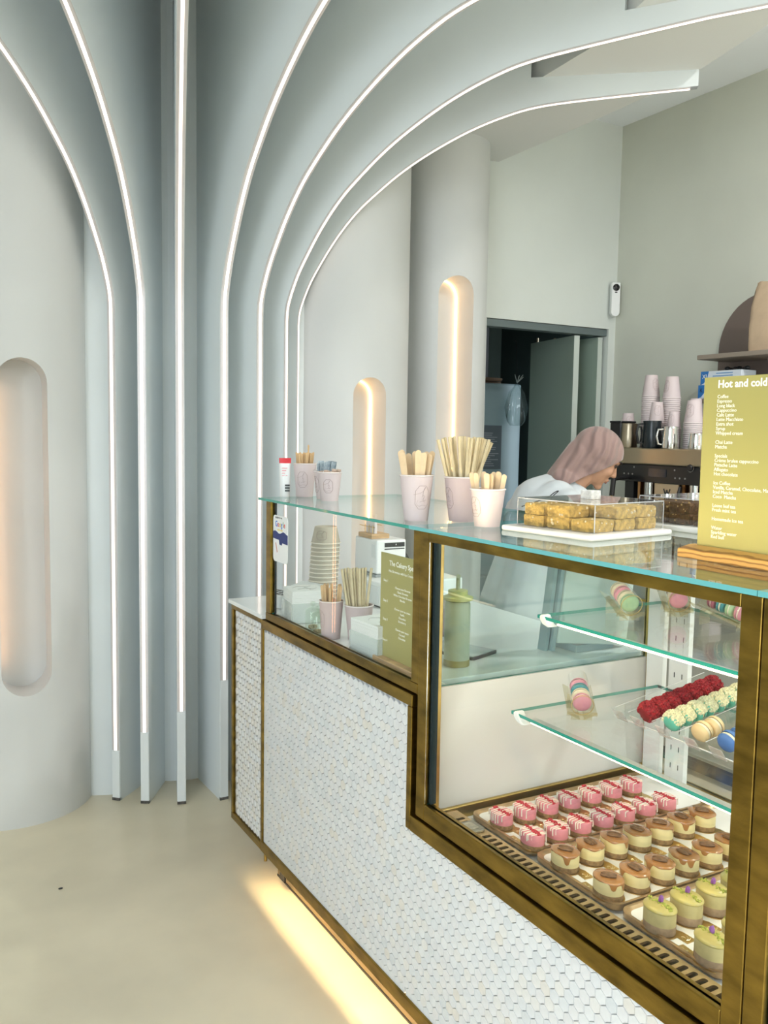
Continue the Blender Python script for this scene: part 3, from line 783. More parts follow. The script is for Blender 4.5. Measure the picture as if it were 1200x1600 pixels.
RED = mat('red_print', (0.60, 0.02, 0.03), 0.4)
loft([(0.112, 0.0195, 0.0045), (0.122, 0.020, 0.0018), (0.130, 0.0202, 0.0012)]).build('red_crimp', RED, t, smooth=40)
MB().lathe([(0.0165, 0), (0.0168, 0.012)], 20).build('cap', WHITE, t, smooth=40)
m = MB()
for k in range(6): m.box(-0.010, 0.008-0.004*(k % 3), -0.0145+0.0011*k-0.0006, -0.0140+0.0011*k, 0.095-0.0085*k, 0.0975-0.0085*k)
m.build('small_print', mat('pink_print', (0.78, 0.35, 0.37), 0.6), t)
m = MB()
for k in range(3): m.box(0.000, 0.016, -0.0172, -0.0160, 0.018+0.009*k, 0.0235+0.009*k)
m.build('code_stripes', mat('barcode_grey', (0.05, 0.06, 0.06), 0.6), t)

# ------------------------------------------------------------------ stacked paper bowls
BOWL = mat('cream_paper', (0.50, 0.475, 0.39), 0.6)
bm_ = MB(); h, rt, rb = 0.062, 0.054, 0.041
bm_.lathe([(rt, 0.0), (rb, h-0.001), (rb-0.001, h), (rb-0.0016, h-0.003), (0.001, h-0.004)], 36, cap=False)
bme = bm_.mesh('bowl_wall'); bme.materials.append(BOWL)
rme = MB().tube([(rt*math.cos(2*PI*k/36), rt*math.sin(2*PI*k/36), 0.002) for k in range(36)], 0.0022, 6, closed=True).mesh('rolled_rim'); rme.materials.append(mat('cream_rim', (0.86, 0.83, 0.73), 0.5))
for me in (bme, rme):
    for p in me.polygons: p.use_smooth = True
    me.set_sharp_from_angle(angle=math.radians(45))
bx, by = 1.412, 2.93
for k in range(14):
    last = k == 13
    b = thing('paper_bowl', 'topmost cream paper bowl of the tall upside-down stack' if last else 'cream paper bowl within the tall upside-down stack', 'bowl', (bx+0.012*k/13, by, WT+0.0155*k), 0, 'stacked paper bowls')
    obj('bowl_wall', bme, b); obj('rolled_rim', rme, b)
    if last: logo_lines(lambda zz: rt+(rb-rt)*zz/h, h*0.5, CAMA(bx, by)-0.35, 0.040, 0.034).build('printed_logo', LINE, b)

# ------------------------------------------------------------------ till printer, card holder, drawer
dr = thing('cash_drawer', 'flat white box under the receipt printer', 'box', (1.66, 2.66, WT))
MB().box(-0.16, 0.18, -0.02, 0.28, 0.004, 0.088).build('drawer_body', WHITE, dr, bevel=0.006)
MB().box(-0.155, 0.175, -0.015, 0.275, 0.0, 0.004).build('foot', BLACK, dr)
MB().box(-0.1635, -0.160, 0.0, 0.26, 0.012, 0.074).build('drawer_front', mat('white_front', (0.74, 0.77, 0.77), 0.3), dr, bevel=0.002)
pr = thing('receipt_printer', 'white receipt printer with a dark slot, on the flat white box', 'printer', (1.61, 2.85, WT+0.0885))
MB().box(-0.062, 0.062, -0.085, 0.085, 0.010, 0.135).build('housing', WHITE, pr, bevel=0.007)
MB().box(-0.064, 0.064, -0.087, 0.087, 0.0, 0.010).build('grey_base', mat('printer_grey', (0.30, 0.33, 0.33), 0.5), pr)
p_ = MB().box(-0.030, 0.054, -0.0863, -0.084, 0.108, 0.124).build('control_strip', BLACK, pr)
MB().box(0.016, 0.019, -0.0868, -0.0864, 0.114, 0.119).build('status_light', WHITE, p_)
MB().box(-0.030, 0.054, -0.0858, -0.084, 0.099, 0.103).build('paper_slot', BLACK, pr)
MB().box(-0.0635, -0.061, -0.080, -0.046, 0.070, 0.118).build('side_hatch', mat('white_hatch', (0.70, 0.73, 0.73), 0.35), pr, bevel=0.002)
MB().prism([(0.062, 0.095), (0.085, 0.06), (0.062, 0.065)], XZ, -0.07, -0.05).build('paper_lever', BLACK, pr)
ch = thing('card_holder', 'small wooden block with a wire rack of cards on the printer', 'card holder', (1.585, 2.86, WT+0.0885+0.135))
MB().box(-0.035, 0.040, -0.052, 0.052, 0.0, 0.017).build('wooden_block', WOOD, ch, bevel=0.002)
w = MB()
for y in (-0.03, 0.0, 0.03):
    w.tube([(-0.018, y, 0.017), (-0.018, y, 0.048)], 0.0012, 6)
w.tube([(-0.018, -0.045, 0.040), (-0.018, 0.045, 0.040)], 0.0012, 6); w.tube([(-0.018, -0.045, 0.040), (-0.030, -0.052, 0.044)], 0.0012, 6)
w.tube([(-0.018, 0.045, 0.040), (-0.030, 0.052, 0.044)], 0.0012, 6); w.tube([(0.010, -0.045, 0.048), (0.010, 0.045, 0.048)], 0.0012, 6)
w.build('wire_rack', BRASSL, ch)
cd = MB().box(-0.014, -0.004, -0.036, 0.030, 0.0172, 0.088).build('business_card', mat('card_pink', (0.74, 0.68, 0.66), 0.6), None)
cd.location = ch.location; tag(cd, 'bundle of pale pink cards standing in the wire rack', 'cards')

# ------------------------------------------------------------------ napkins, jars, tablet in the low case
NAPK = mat('tissue_white', (0.80, 0.82, 0.80), 0.8, bump=0.1, bscale=80)
def napkin_box(x, y, rz, w, d, hh, label):
    o = thing('napkin_dispenser', label, 'napkin holder', (x, y, WT), rz)
    hx, hy = w/2, d/2
    b = MB(); t_ = 0.0025
    b.box(-hx, hx, -hy, hy, 0, t_); b.box(-hx, hx, -hy, -hy+t_, t_, hh*0.62); b.box(-hx, hx, hy-t_, hy, t_, hh*0.62); b.box(-hx, -hx+t_, -hy, hy, t_, hh*0.62); b.box(hx-t_, hx, -hy, hy, t_, hh*0.62)
    b.build('clear_tray', glass('frosted_acrylic', (0.94, 0.96, 0.95), 1.0, 1.45, 0.25), o)
    s = MB(); nn = 22
    for k in range(nn):
        z0 = t_+(hh-t_)*k/nn; j = 0.0012
        s.box(-hx+t_+random.uniform(0, j), hx-t_-random.uniform(0, j), -hy+t_+random.uniform(0, j), hy-t_-random.uniform(0, j), z0, z0+(hh-t_)/nn*0.9)
    ns = s.build('napkin_stack', NAPK, o, kind='stuff')
    l = MB()
    for ln in ([(-0.4, 0.1), (-0.2, 0.3), (0.1, 0.2), (0.3, 0.35)], [(-0.3, -0.2), (0.0, -0.1), (0.2, -0.25), (0.38, -0.1)], [(0.0, 0.25), (0.05, 0.0), (0.12, -0.3)]):
        l.tube([(u*w*0.8, v*d*0.8, hh+0.0002) for u, v in catmull(ln, 5)], 0.0007, 4)
    l.build('printed_script', mat('silver_print', (0.42, 0.42, 0.40), 0.4), o)
    return o
napkin_box(1.205, 2.105, 0.05, 0.135, 0.150, 0.092, 'clear tray of white napkins beside the small olive menu board')
o = napkin_box(1.185, 2.590, -0.15, 0.12, 0.12, 0.105, 'stack of white napkins behind the glass jars at the case corner')
COOK = mat('biscuit_bits', (0.42, 0.33, 0.18), 0.8, var=0.5, vscale=60)
for (x, y, lab) in ((1.150, 2.452, 'small lidded glass jar of bits next to the napkin stack'), (1.138, 2.388, 'small lidded glass jar beside the pink cup in the low case')):
    j = thing('glass_jar', lab, 'jar', (x, y, WT), 0, 'small glass jars')
    MB().lathe([(0.001, 0.001), (0.022, 0.001), (0.024, 0.004), (0.024, 0.050), (0.022, 0.054), (0.022, 0.058)], 24, cap=False).build('jar_body', JARGL, j, smooth=40)
    MB().lathe([(0.0245, 0.056), (0.0245, 0.059), (0.018, 0.066), (0.006, 0.070), (0.004, 0.072), (0.009, 0.078), (0.009, 0.084), (0.004, 0.088), (0.0005, 0.089)], 24, cap=False).build('jar_lid', JARGL, j, smooth=50)
    cm = MB()
    for k in range(10):
        a = random.uniform(0, 2*PI); r = random.uniform(0, 0.014)
        cm.sphere((r*math.cos(a), r*math.sin(a), 0.007+0.004*random.random()), 0.006, n=8, m=6)
    cm.build('jar_contents', COOK, j, kind='stuff')
# price scale / keypad with slotted top
kp = thing('slotted_appliance', 'pale appliance with black vent slots behind the napkin stack', 'appliance', (1.47, 3.05-0.13, WT), 0.3)
MB().prism([(-0.10, 0.0), (0.10, 0.0), (0.10, 0.075), (-0.10, 0.045)], XZ, -0.09, 0.09).build('sloped_body', mat('pale_grey_plastic', (0.66, 0.70, 0.70), 0.4), kp, bevel=0.004)
s = MB()
for r in range(3):
    for c in range(5):
        x = -0.085+0.018*r; zc = 0.045+(x+0.10)*0.15
        s.box(x-0.005, x+0.005, -0.075+0.036*c, -0.051+0.036*c, zc+0.0005, zc+0.0025)
s.build('vent_slots', BLACK, kp)
kp.location = (1.262, 2.80, WT); kp.scale = (0.8, 0.8, 1.0)
# olive menu in the low case
lm = thing('menu_board_small', 'small olive menu board with specials standing inside the low glass case', 'menu board', (1.160, 2.045, WT))
MB().box(-0.0015, 0.0015, -0.245, 0.0, 0.014, 0.292).build('board', OLIVE, lm)
MB().box(-0.022, 0.026, -0.25, 0.004, 0.0, 0.0135).build('wooden_base', WOOD, lm, bevel=0.002)
XD, YD = (0, -1, 0), (0, 0, 1)
text('The Cakery Specials', 0.0185, LETTER, lm, (-0.0018, -0.046, 0.262), XD, YD, bold=0.0003)
text('Hot Brownies with Ice Cream', 0.0100, LETTER, lm, (-0.0018, -0.043, 0.244), XD, YD)
for i, zz in enumerate((0.216, 0.162, 0.112, 0.056)):
    text('Step %d' % (i+1), 0.0095, LETTER, lm, (-0.0018, -0.016, zz), XD, YD)
text('Choose your Brownie\nClassic Brownie\nWhite Chocolate Brownie\nBlondie', 0.0085, LETTER, lm, (-0.0018, -0.115, 0.204), XD, YD, spacing=1.15, align='CENTER')
text('Choose your ice cream\nVanilla\nChocolate\nStrawberry', 0.0085, LETTER, lm, (-0.0018, -0.115, 0.148), XD, YD, spacing=1.15, align='CENTER')
text('Choose your sauce\nCaramel\nChocolate', 0.0085, LETTER, lm, (-0.0018, -0.115, 0.095), XD, YD, spacing=1.15, align='CENTER')
# review card on the glass
rc = thing('review_card', 'white and blue review card stuck inside the low case corner', 'card', (1.108, 2.668, 1.135))
MB().prism([(-y, z) for y, z in rrect(0.0, 0.118, 0.0, 0.150, 0.014)][::-1], YZ, -0.0012, 0.0).build('card', WHITE, rc)
wave = [(-0.0, 0.094)] + [(-0.118*k/10, 0.096+0.004*math.sin(k*1.1)) for k in range(11)] + [(-0.118, 0.062), (-0.075, 0.064), (-0.070, 0.056), (-0.052, 0.058), (-0.048, 0.072), (-0.0, 0.074)]
MB().prism(wave, YZ, -0.0016, -0.0012).build('blue_band', mat('navy_print', (0.012, 0.03, 0.16), 0.5), rc)
xx = -0.016
for chx, c, dx in (('G', (0.05, 0.17, 0.62), 0.0185), ('o', (0.62, 0.05, 0.04), 0.0145), ('o', (0.75, 0.50, 0.03), 0.0145), ('g', (0.05, 0.17, 0.62), 0.0145), ('l', (0.05, 0.35, 0.10), 0.007), ('e', (0.62, 0.05, 0.04), 0.014)):
    text(chx, 0.026, mat('print_%.2f_%.2f' % (c[0], c[1]), c, 0.5), rc, (-0.0014, xx, 0.114), XD, YD, name='letter', bold=0.0004); xx -= dx
text('REVIEW US ON', 0.008, BLACK, rc, (-0.0014, -0.018, 0.140), XD, YD)
st = MB()
for k in range(5):
    st.prism([(-0.038-0.009*k+0.004*(1 if j % 2 == 0 else 0.42)*math.cos(PI/2+PI*j/5), 0.104+0.004*(1 if j % 2 == 0 else 0.42)*math.sin(PI/2+PI*j/5)) for j in range(10)], YZ, -0.0018, -0.0013)
st.build('stars', mat('star_yellow', (0.80, 0.60, 0.05), 0.5), rc)
ph = MB().prism([(-0.012, 0.022), (-0.045, 0.022), (-0.045, 0.070), (-0.012, 0.070)][::-1], YZ, -0.0022, -0.0016).build('phone_picture', mat('picture_white', (0.82, 0.82, 0.84), 0.5), rc)
MB().prism([(-0.020, 0.060), (-0.026, 0.062), (-0.040, 0.032), (-0.034, 0.030)], YZ, -0.0026, -0.0022).build('hand_picture', mat('picture_skin', (0.60, 0.34, 0.26), 0.6), ph)

# ------------------------------------------------------------------ things seen through the case end pane
tb = thing('tall_dispenser_bottle', 'tall milky bottle with a flat yellow lid behind the case end pane', 'bottle', (1.31, 1.90, WT))
MB().lathe([(0.032, 0.0), (0.034, 0.004), (0.034, 0.165), (0.030, 0.172)], 28).build('bottle_body', mat('milky_plastic', (0.50, 0.51, 0.40), 0.35), tb, smooth=40)
MB().lathe([(0.0345, 0.001), (0.0345, 0.018)], 28, cap=False).build('contents_band', mat('mustard_band', (0.35, 0.27, 0.08), 0.5), tb, smooth=40)
MB().lathe([(0.030, 0.172), (0.040, 0.176), (0.040, 0.183), (0.026, 0.188), (0.026, 0.200), (0.018, 0.202)], 28).build('lid', mat('yellow_lid', (0.62, 0.56, 0.22), 0.4), tb, smooth=40)
MB().tube([(0, 0, 0.20), (0, 0, 0.232), (-0.012, -0.018, 0.240)], 0.006, 8).build('nozzle', mat('milky_plastic', (0.50, 0.51, 0.40), 0.35), tb, smooth=50)
tl = thing('tablet', 'pale tablet with a dark rim lying flat behind the case end pane', 'tablet', (1.40, 2.02, WT), 0.35)
MB().prism(rrect(-0.06, 0.06, -0.09, 0.09, 0.008), XY, 0.0, 0.008).build('rim', BLACK, tl)
MB().prism(rrect(-0.055, 0.055, -0.085, 0.085, 0.004), XY, 0.008, 0.009).build('screen', mat('pale_screen', (0.55, 0.58, 0.58), 0.15), tl)
ws = thing('till_screen', 'white till screen seen from behind through the case end pane', 'screen', (1.76, 1.86, WT), 0.0)
Ms = Matrix.Rotation(math.radians(7), 4, 'Y')
mm = MB(); mm.mbox(Matrix.Translation((0.0, 0.0, 0.17)) @ Ms, 0.26, 0.02, 0.30); mm.build('shell', mat('screen_white', (0.68, 0.70, 0.67), 0.35), ws, bevel=0.004)
mm = MB(); mm.mbox(Matrix.Translation((-0.142, 0.008, 0.17)) @ Ms, 0.012, 0.03, 0.31); mm.mbox(Matrix.Translation((-0.160, 0.016, 0.17)) @ Ms, 0.012, 0.03, 0.31); mm.build('bezel', mat('bezel_blue_grey', (0.34, 0.40, 0.43), 0.4), ws)
MB().box(-0.07, 0.07, 0.0, 0.12, 0.0, 0.02).build('stand', mat('bezel_blue_grey', (0.34, 0.40, 0.43), 0.4), ws)
db = thing('brown_box', 'low dark brown box on the worktop behind the tall bottle', 'box', (1.46, 1.95+0.30, WT), 0.2)
MB().box(-0.07, 0.07, -0.06, 0.06, 0.0, 0.085).build('box_body', mat('mauve_card', (0.22, 0.15, 0.15), 0.6), db, bevel=0.003)
MB().box(-0.072, 0.072, -0.062, 0.062, 0.085, 0.097).build('box_lid', mat('mauve_card2', (0.30, 0.24, 0.20), 0.6), db, bevel=0.003)

# ------------------------------------------------------------------ drinks menu on the glass top
bmn = thing('menu_board_large', 'large olive drinks menu board in a striped wooden foot on the glass top', 'menu board', (1.300, 1.118, GT))
MB().box(-0.0015, 0.0015, -0.30, 0.0, 0.012, 0.325).build('board', OLIVE, bmn)
PINE = D.materials.new('striped_pine'); PINE.use_nodes = True; nt = PINE.node_tree; b = nt.nodes['Principled BSDF']; b.inputs['Roughness'].default_value = 0.45
tc = nt.nodes.new('ShaderNodeTexCoord'); wv = nt.nodes.new('ShaderNodeTexWave'); wv.bands_direction = 'Z'; wv.inputs['Scale'].default_value = 38; wv.inputs['Distortion'].default_value = 4.0; wv.inputs['Detail'].default_value = 2; wv.inputs['Detail Scale'].default_value = 0.5
rp = nt.nodes.new('ShaderNodeValToRGB'); rp.color_ramp.elements[0].color = (0.30, 0.13, 0.03, 1); rp.color_ramp.elements[0].position = 0.05; rp.color_ramp.elements[1].color = (0.60, 0.33, 0.09, 1); rp.color_ramp.elements[1].position = 0.45
nt.links.new(tc.outputs['Object'], wv.inputs['Vector']); nt.links.new(wv.outputs['Fac'], rp.inputs[0]); nt.links.new(rp.outputs[0], b.inputs['Base Color'])
MB().prism([(-0.036, 0.0), (0.036, 0.0), (0.036, 0.014), (0.008, 0.022), (-0.008, 0.022), (-0.036, 0.016)], XZ, -0.32, 0.015).build('wooden_foot', PINE, bmn, bevel=0.002)
text('Hot and cold drinks', 0.0190, LETTER, bmn, (-0.0018, -0.030, 0.306), XD, YD, bold=0.0005, name='title_lettering')
lines = ['Coffee', 'Espresso', 'Long black', 'Cappuccino', 'Cafe Latte', 'Latte Macchiato', 'Extra shot', 'Syrup', 'Whipped cream', '', 'Chai Latte', 'Matcha', '', 'Specials', 'Crème brulee cappuccino', 'Pistache Latte', 'Affogato', 'Hot chocolate', '', 'Ice Coffee', 'Vanilla, Caramel, Chocolate, Matcha', 'Iced Matcha', 'Coco  Matcha', '', 'Loose leaf tea', 'Fresh mint tea', '', 'Homemade ice tea', '', 'Water', 'Sparkling water', 'Red bull']
for i, ln in enumerate(lines):
    if ln: text(ln, 0.0088, LETTER, bmn, (-0.0018, -0.030, 0.2875-0.00805*i), XD, YD)

# ------------------------------------------------------------------ trays and cakes
TRAYW = mat('tray_white', (0.84, 0.82, 0.77), 0.25)
DK = 0.6008
def tray(x0, x1, y0, y1, label):
    t = thing('serving_tray', label, 'tray', ((x0+x1)/2, (y0+y1)/2, DK), 0, 'white trays with gilded rims')
    hx, hy = (x1-x0)/2, (y1-y0)/2
    MB().prism(rrect(-hx+0.006, hx-0.006, -hy+0.006, hy-0.006, 0.024), XY, 0.012, 0.016).build('tray_floor', TRAYW, t)
    m = MB()
    rings = []
    for (ins, z) in ((0.010, 0.0), (0.0, 0.010), (0.0, 0.021), (0.005, 0.022), (0.012, 0.016)):
        rings.append([(x, y, z) for x, y in rrect(-hx+ins, hx-ins, -hy+ins, hy-ins, 0.026-ins*0.4, 6)])
    n = len(rings[0]); vs = [p for r in rings for p in r]
    fs = [(i*n+k, i*n+(k+1) % n, (i+1)*n+(k+1) % n, (i+1)*n+k) for i in range(len(rings)-1) for k in range(n)]
    m.add(vs, fs).build('gilded_rim', mat('tray_gold_wood', (0.46, 0.30, 0.15), 0.35, 0.55, var=0.3, vscale=40), t, smooth=50)
tray(1.245, 1.835, 1.496, 1.735, 'white tray of strawberry cakes at the back of the display case')
tray(1.245, 1.835, 1.232, 1.4895, 'white tray of caramel cakes in the middle of the display case')
tray(1.245, 1.835, 0.975, 1.2255, 'white tray of pistachio cakes nearest the front in the display case')
A, B = 0.0335, 0.0262       # half length along Y, half width along X
def oval(prof, n=28): return MB().lathe([(r, z) for r, z in prof], n, sx=B, sy=A)
def card_mesh():
    m = MB(); pol = [(0.0305*math.cos(a), 0.0385*math.sin(a)) for a in [2*PI*k/32 for k in range(32)]]
    pol = [p for p in pol if not (p[1] < -0.030 and p[0] > 0.006)]
    m.prism([(0.0305*math.cos(2*PI*k/32), 0.0385*math.sin(2*PI*k/32)) for k in range(32)], XY, 0.0, 0.0012)
    m.prism([(0.006, -0.032), (0.006, -0.062), (0.030, -0.062), (0.030, -0.030), (0.024, -0.018), (0.006, -0.025)], XY, 0.0, 0.00121)
    return m
GOLD = mat('gold_card', (0.72, 0.50, 0.20), 0.28, 1.0, var=0.15, vscale=60)
GOLDL = mat('gold_emboss', (0.95, 0.82, 0.52), 0.3, 1.0)
def squig():
    m = MB()
    for ln in ([(0.011, -0.047), (0.014, -0.041), (0.018, -0.046), (0.015, -0.053), (0.021, -0.051), (0.025, -0.044)], [(0.012, -0.054), (0.019, -0.056), (0.026, -0.052)]):
        m.tube([(a, b, 0.0014) for a, b in catmull(ln, 4)], 0.0007, 4)
    return m
def meshof(mb, name, mt, smooth=None):
    me = mb.mesh(name); me.materials.append(mt)
    if smooth is not None:
        for p in me.polygons: p.use_smooth = True
        me.set_sharp_from_angle(angle=math.radians(smooth))
    return me
cardM = meshof(card_mesh(), 'gold_card', GOLD); squigM = meshof(squig(), 'embossed_mark', GOLDL)
CRUST = mat('biscuit_crust', (0.40, 0.235, 0.095), 0.8, var=0.4, vscale=120, bump=0.25, bscale=300)
crustM = meshof(oval([(0.98, 0.0), (1.0, 0.002), (1.0, 0.014)]), 'biscuit_base', CRUST, 40)
SPINK = mat('strawberry_cream', (0.76, 0.27, 0.30), 0.45, var=0.12, vscale=60, sss=0.0)
pinkM = meshof(oval([(1.0, 0.014), (1.0, 0.044), (0.97, 0.0465), (0.90, 0.047)]), 'strawberry_layer', SPINK, 40)
CREAM = mat('baked_cream', (0.82, 0.68, 0.33), 0.45, var=0.12, vscale=20, stretch=(1, 1, 3))
creamM = meshof(oval([(1.0, 0.014), (1.005, 0.030), (0.99, 0.043), (0.95, 0.0455)]), 'cream_layer', CREAM, 40)
GLAZE = mat('caramel_glaze', (0.40, 0.17, 0.045), 0.14, var=0.2, vscale=50, coat=0.8)
PGRN = mat('pistachio_cream', (0.60, 0.50, 0.22), 0.5, var=0.12, vscale=50)
PBASE = mat('almond_base', (0.47, 0.32, 0.19), 0.8, var=0.25, vscale=90)
PTOP = mat('pistachio_glaze', (0.54, 0.44, 0.13), 0.3, var=0.1, vscale=30, coat=0.3)
pbaseM = meshof(oval([(0.98, 0.0), (1.0, 0.002), (1.0, 0.017)]), 'almond_base', PBASE, 40)
pgrnM = meshof(oval([(1.0, 0.017), (1.0, 0.043)]), 'pistachio_layer', PGRN, 40)
ptopM = meshof(oval([(1.0, 0.043), (1.04, 0.0445), (1.04, 0.047), (0.97, 0.0495), (0.72, 0.0525), (0.35, 0.0545), (0.02, 0.055)]), 'glaze_top', PTOP, 60)
DRIZ = mat('white_chocolate_drizzle', (0.86, 0.80, 0.66), 0.4)
REDC = mat('freeze_dried_raspberry', (0.36, 0.012, 0.02), 0.7, var=0.5, vscale=200)
CHOP = mat('chopped_pistachio', (0.40, 0.42, 0.06), 0.7, var=0.5, vscale=200)
PETAL = mat('violet_petal', (0.30, 0.10, 0.34), 0.6, var=0.4, vscale=90)
PECAN = mat('pecan', (0.20, 0.095, 0.035), 0.5, var=0.4, vscale=120, bump=0.3, bscale=250)
def drizzle(seed):
    rnd = random.Random(seed); m = MB()
    nl = 7
    for k in range(nl):
        y = -A*0.86 + 2*A*0.86*(k+0.5)/nl + rnd.uniform(-.001, .001)
        xw = B*math.sqrt(max(0.05, 1-(y/A)**2)); sk = rnd.uniform(-0.004, 0.004)
        pts = []
        for side, d in ((-1, rnd.uniform(0.008, 0.030)), (1, rnd.uniform(0.004, 0.024))):
            e = [(side*(xw+0.0008), y+side*sk, 0.0465), (side*(xw+0.0012), y+side*sk, 0.0465-d*0.5), (side*(xw+0.0008), y+side*sk, max(0.006, 0.0465-d))]
            pts = (e[::-1] + [(-xw*0.5, y-sk*.5, 0.0478), (0, y, 0.048)]) if side < 0 else pts + [(xw*0.5, y+sk*.5, 0.0478)] + e
        m.tube(pts, 0.0015, 6, rs=[0.0018, 0.0014] + [0.0015]*(len(pts)-4) + [0.0014, 0.0018])
    return m
def crumbs_line(seed, n, wid, r, z0, dome=0.0, x0=0.0):
    rnd = random.Random(seed); m = MB()
    for k in range(n):
        y = rnd.uniform(-A*0.92, A*0.92); x = x0+rnd.gauss(0, wid)
        z = z0 + dome*(1-(y/A)**2)
        s = r*rnd.uniform(0.6, 1.3)
        Mx = Matrix.Translation((x, y, z)) @ Matrix.Rotation(rnd.uniform(0, 3), 4, 'X') @ Matrix.Rotation(rnd.uniform(0, 3), 4, 'Z')
        m.mbox(Mx, s*1.4, s, s*0.9)
    return m
def glaze(seed):
    rnd = random.Random(seed); n = 48; m = MB(); vs = []; fs = []
    lowz = []
    for k in range(n):
        a = 2*PI*k/n
        d = 0.003 + 0.0022*math.sin(3*a+seed) + 0.001*math.sin(7*a+2*seed)
        lowz.append(max(0.001, d))
    for _ in range(2 + seed % 2):
        c = rnd.randrange(n); L = rnd.uniform(0.012, 0.028)
        for j, w in ((-2, 0.25), (-1, 0.85), (0, 1.0), (1, 0.9), (2, 0.3)): lowz[(c+j) % n] = max(lowz[(c+j) % n], L*w)
    for (rr, zf) in ((1.025, None), (1.03, 0.0448), (0.99, 0.0468), (0.6, 0.0472)):
        for k in range(n):
            a = 2*PI*k/n; z = 0.0462-lowz[k] if zf is None else zf
            vs.append((B*rr*math.cos(a), A*rr*math.sin(a), z))
    for i in range(3):
        for k in range(n): fs.append((i*n+k, i*n+(k+1) % n, (i+1)*n+(k+1) % n, (i+1)*n+k))
    fs.append(tuple(range(3*n, 4*n)))
    return m.add(vs, fs)
def pecan(seed):
    rnd = random.Random(seed); m = MB()
    Mr = Matrix.Rotation(rnd.uniform(-.5, .5)+0.3, 4, 'Z')
    for s in (-1, 1):
        m.sphere(Mr.to_3x3() @ Vector((s*0.0045, 0, 0.0505)), 0.0055, 1.0, 3.0, 0.8, 10, 8, M=Mr)
    m.sphere(Mr.to_3x3() @ Vector((0, 0, 0.0490)), 0.0042, 2.4, 3.4, 0.6, 10, 8, M=Mr)
    return m
def petal():
    m = MB()
    for (a, l) in ((0.0, 1.0), (2.1, 0.85), (4.2, 0.8)):
        Mx = Matrix.Rotation(a, 4, 'Z') @ Matrix.Rotation(0.18, 4, 'X')
        m.sphere((0.0015*math.sin(a), 0.0015*math.cos(a)-0.001, 0.062), 0.0085*l, 0.55, 0.22, 1.0, 10, 8, M=Mx)
    return m
DR = [meshof(drizzle(s), 'white_drizzle', DRIZ, 60) for s in range(5)]
RC = [meshof(crumbs_line(s+20, 70, 0.0030, 0.0030, 0.0490), 'raspberry_crumbs', mat('raspberry_bits', (0.55, 0.025, 0.045), 0.7, var=0.3, vscale=200)) for s in range(4)]
GL = [meshof(glaze(s+1), 'caramel_glaze', GLAZE, 60) for s in range(5)]
PN = [meshof(pecan(s), 'pecan_half', PECAN, 50) for s in range(4)]
PC = [meshof(crumbs_line(s+50, 60, 0.0030, 0.0026, 0.0515, 0.0030), 'pistachio_crumbs', CHOP) for s in range(3)]
PT = meshof(petal(), 'violet_petal', PETAL, 50)
ordw = ['first', 'second', 'third', 'fourth', 'fifth', 'sixth', 'seventh', 'eighth']
SCL = {'strawberry': (0.95, 0.93, 0.76), 'caramel': (1.05, 1.04, 0.84), 'pistachio': (1.0, 1.0, 0.96)}
def cake(kind, x, y, k, label, flip=False, seed=0):
    c = thing(kind+'_cake', label, 'cake', (x, y, DK+0.0162), PI if flip else 0.0, {'strawberry': 'oval strawberry cakes', 'caramel': 'oval caramel cakes', 'pistachio': 'oval pistachio cakes'}[kind])
    c.rotation_euler[2] += random.uniform(-0.08, 0.08)
    cc = obj('gold_card', cardM, c); obj('embossed_mark', squigM, cc)
    def put(name, me, dz=0.0012):
        o = obj(name, me, c); o.location = (0, 0, dz); o.scale = SCL[kind]; return o
    if kind == 'strawberry':
        put('biscuit_base', crustM); put('strawberry_layer', pinkM); put('white_drizzle', DR[seed % 5])
        put('raspberry_crumbs', RC[seed % 4])['kind'] = 'stuff'
    elif kind == 'caramel':
        put('biscuit_base', crustM); put('cream_layer', creamM); put('caramel_glaze', GL[seed % 5]); put('pecan_half', PN[seed % 4])
    else:
        put('almond_base', pbaseM); put('pistachio_layer', pgrnM); put('glaze_top', ptopM); put('pistachio_crumbs', PC[seed % 3])['kind'] = 'stuff'; put('violet_petal', PT)
for k in range(7):
    cake('strawberry', 1.273+0.0708*k, 1.641, k, ordw[k]+' pink strawberry cake from the left in the back row', False, k)
    cake('strawberry', 1.272+0.0703*k, 1.523, k, ordw[k]+' pink strawberry cake from the left in the second row', True, k+3)
    cake('caramel', 1.271+0.0715*k, 1.411, k, ordw[k]+' caramel pecan cake from the left in the farther caramel row', False, k)
    cake('caramel', 1.271+0.0730*k, 1.279, k, ordw[k]+' caramel pecan cake from the left in the nearer caramel row', True, k+2)
for k in range(5):
    cake('pistachio', 1.268+0.0725*k, 1.139, k, ordw[k]+' green pistachio cake from the left in the farther pistachio row', False, k)
    cake('pistachio', 1.269+0.0745*k, 1.018, k, ordw[k]+' green pistachio cake from the left in the nearest row', True, k+1)

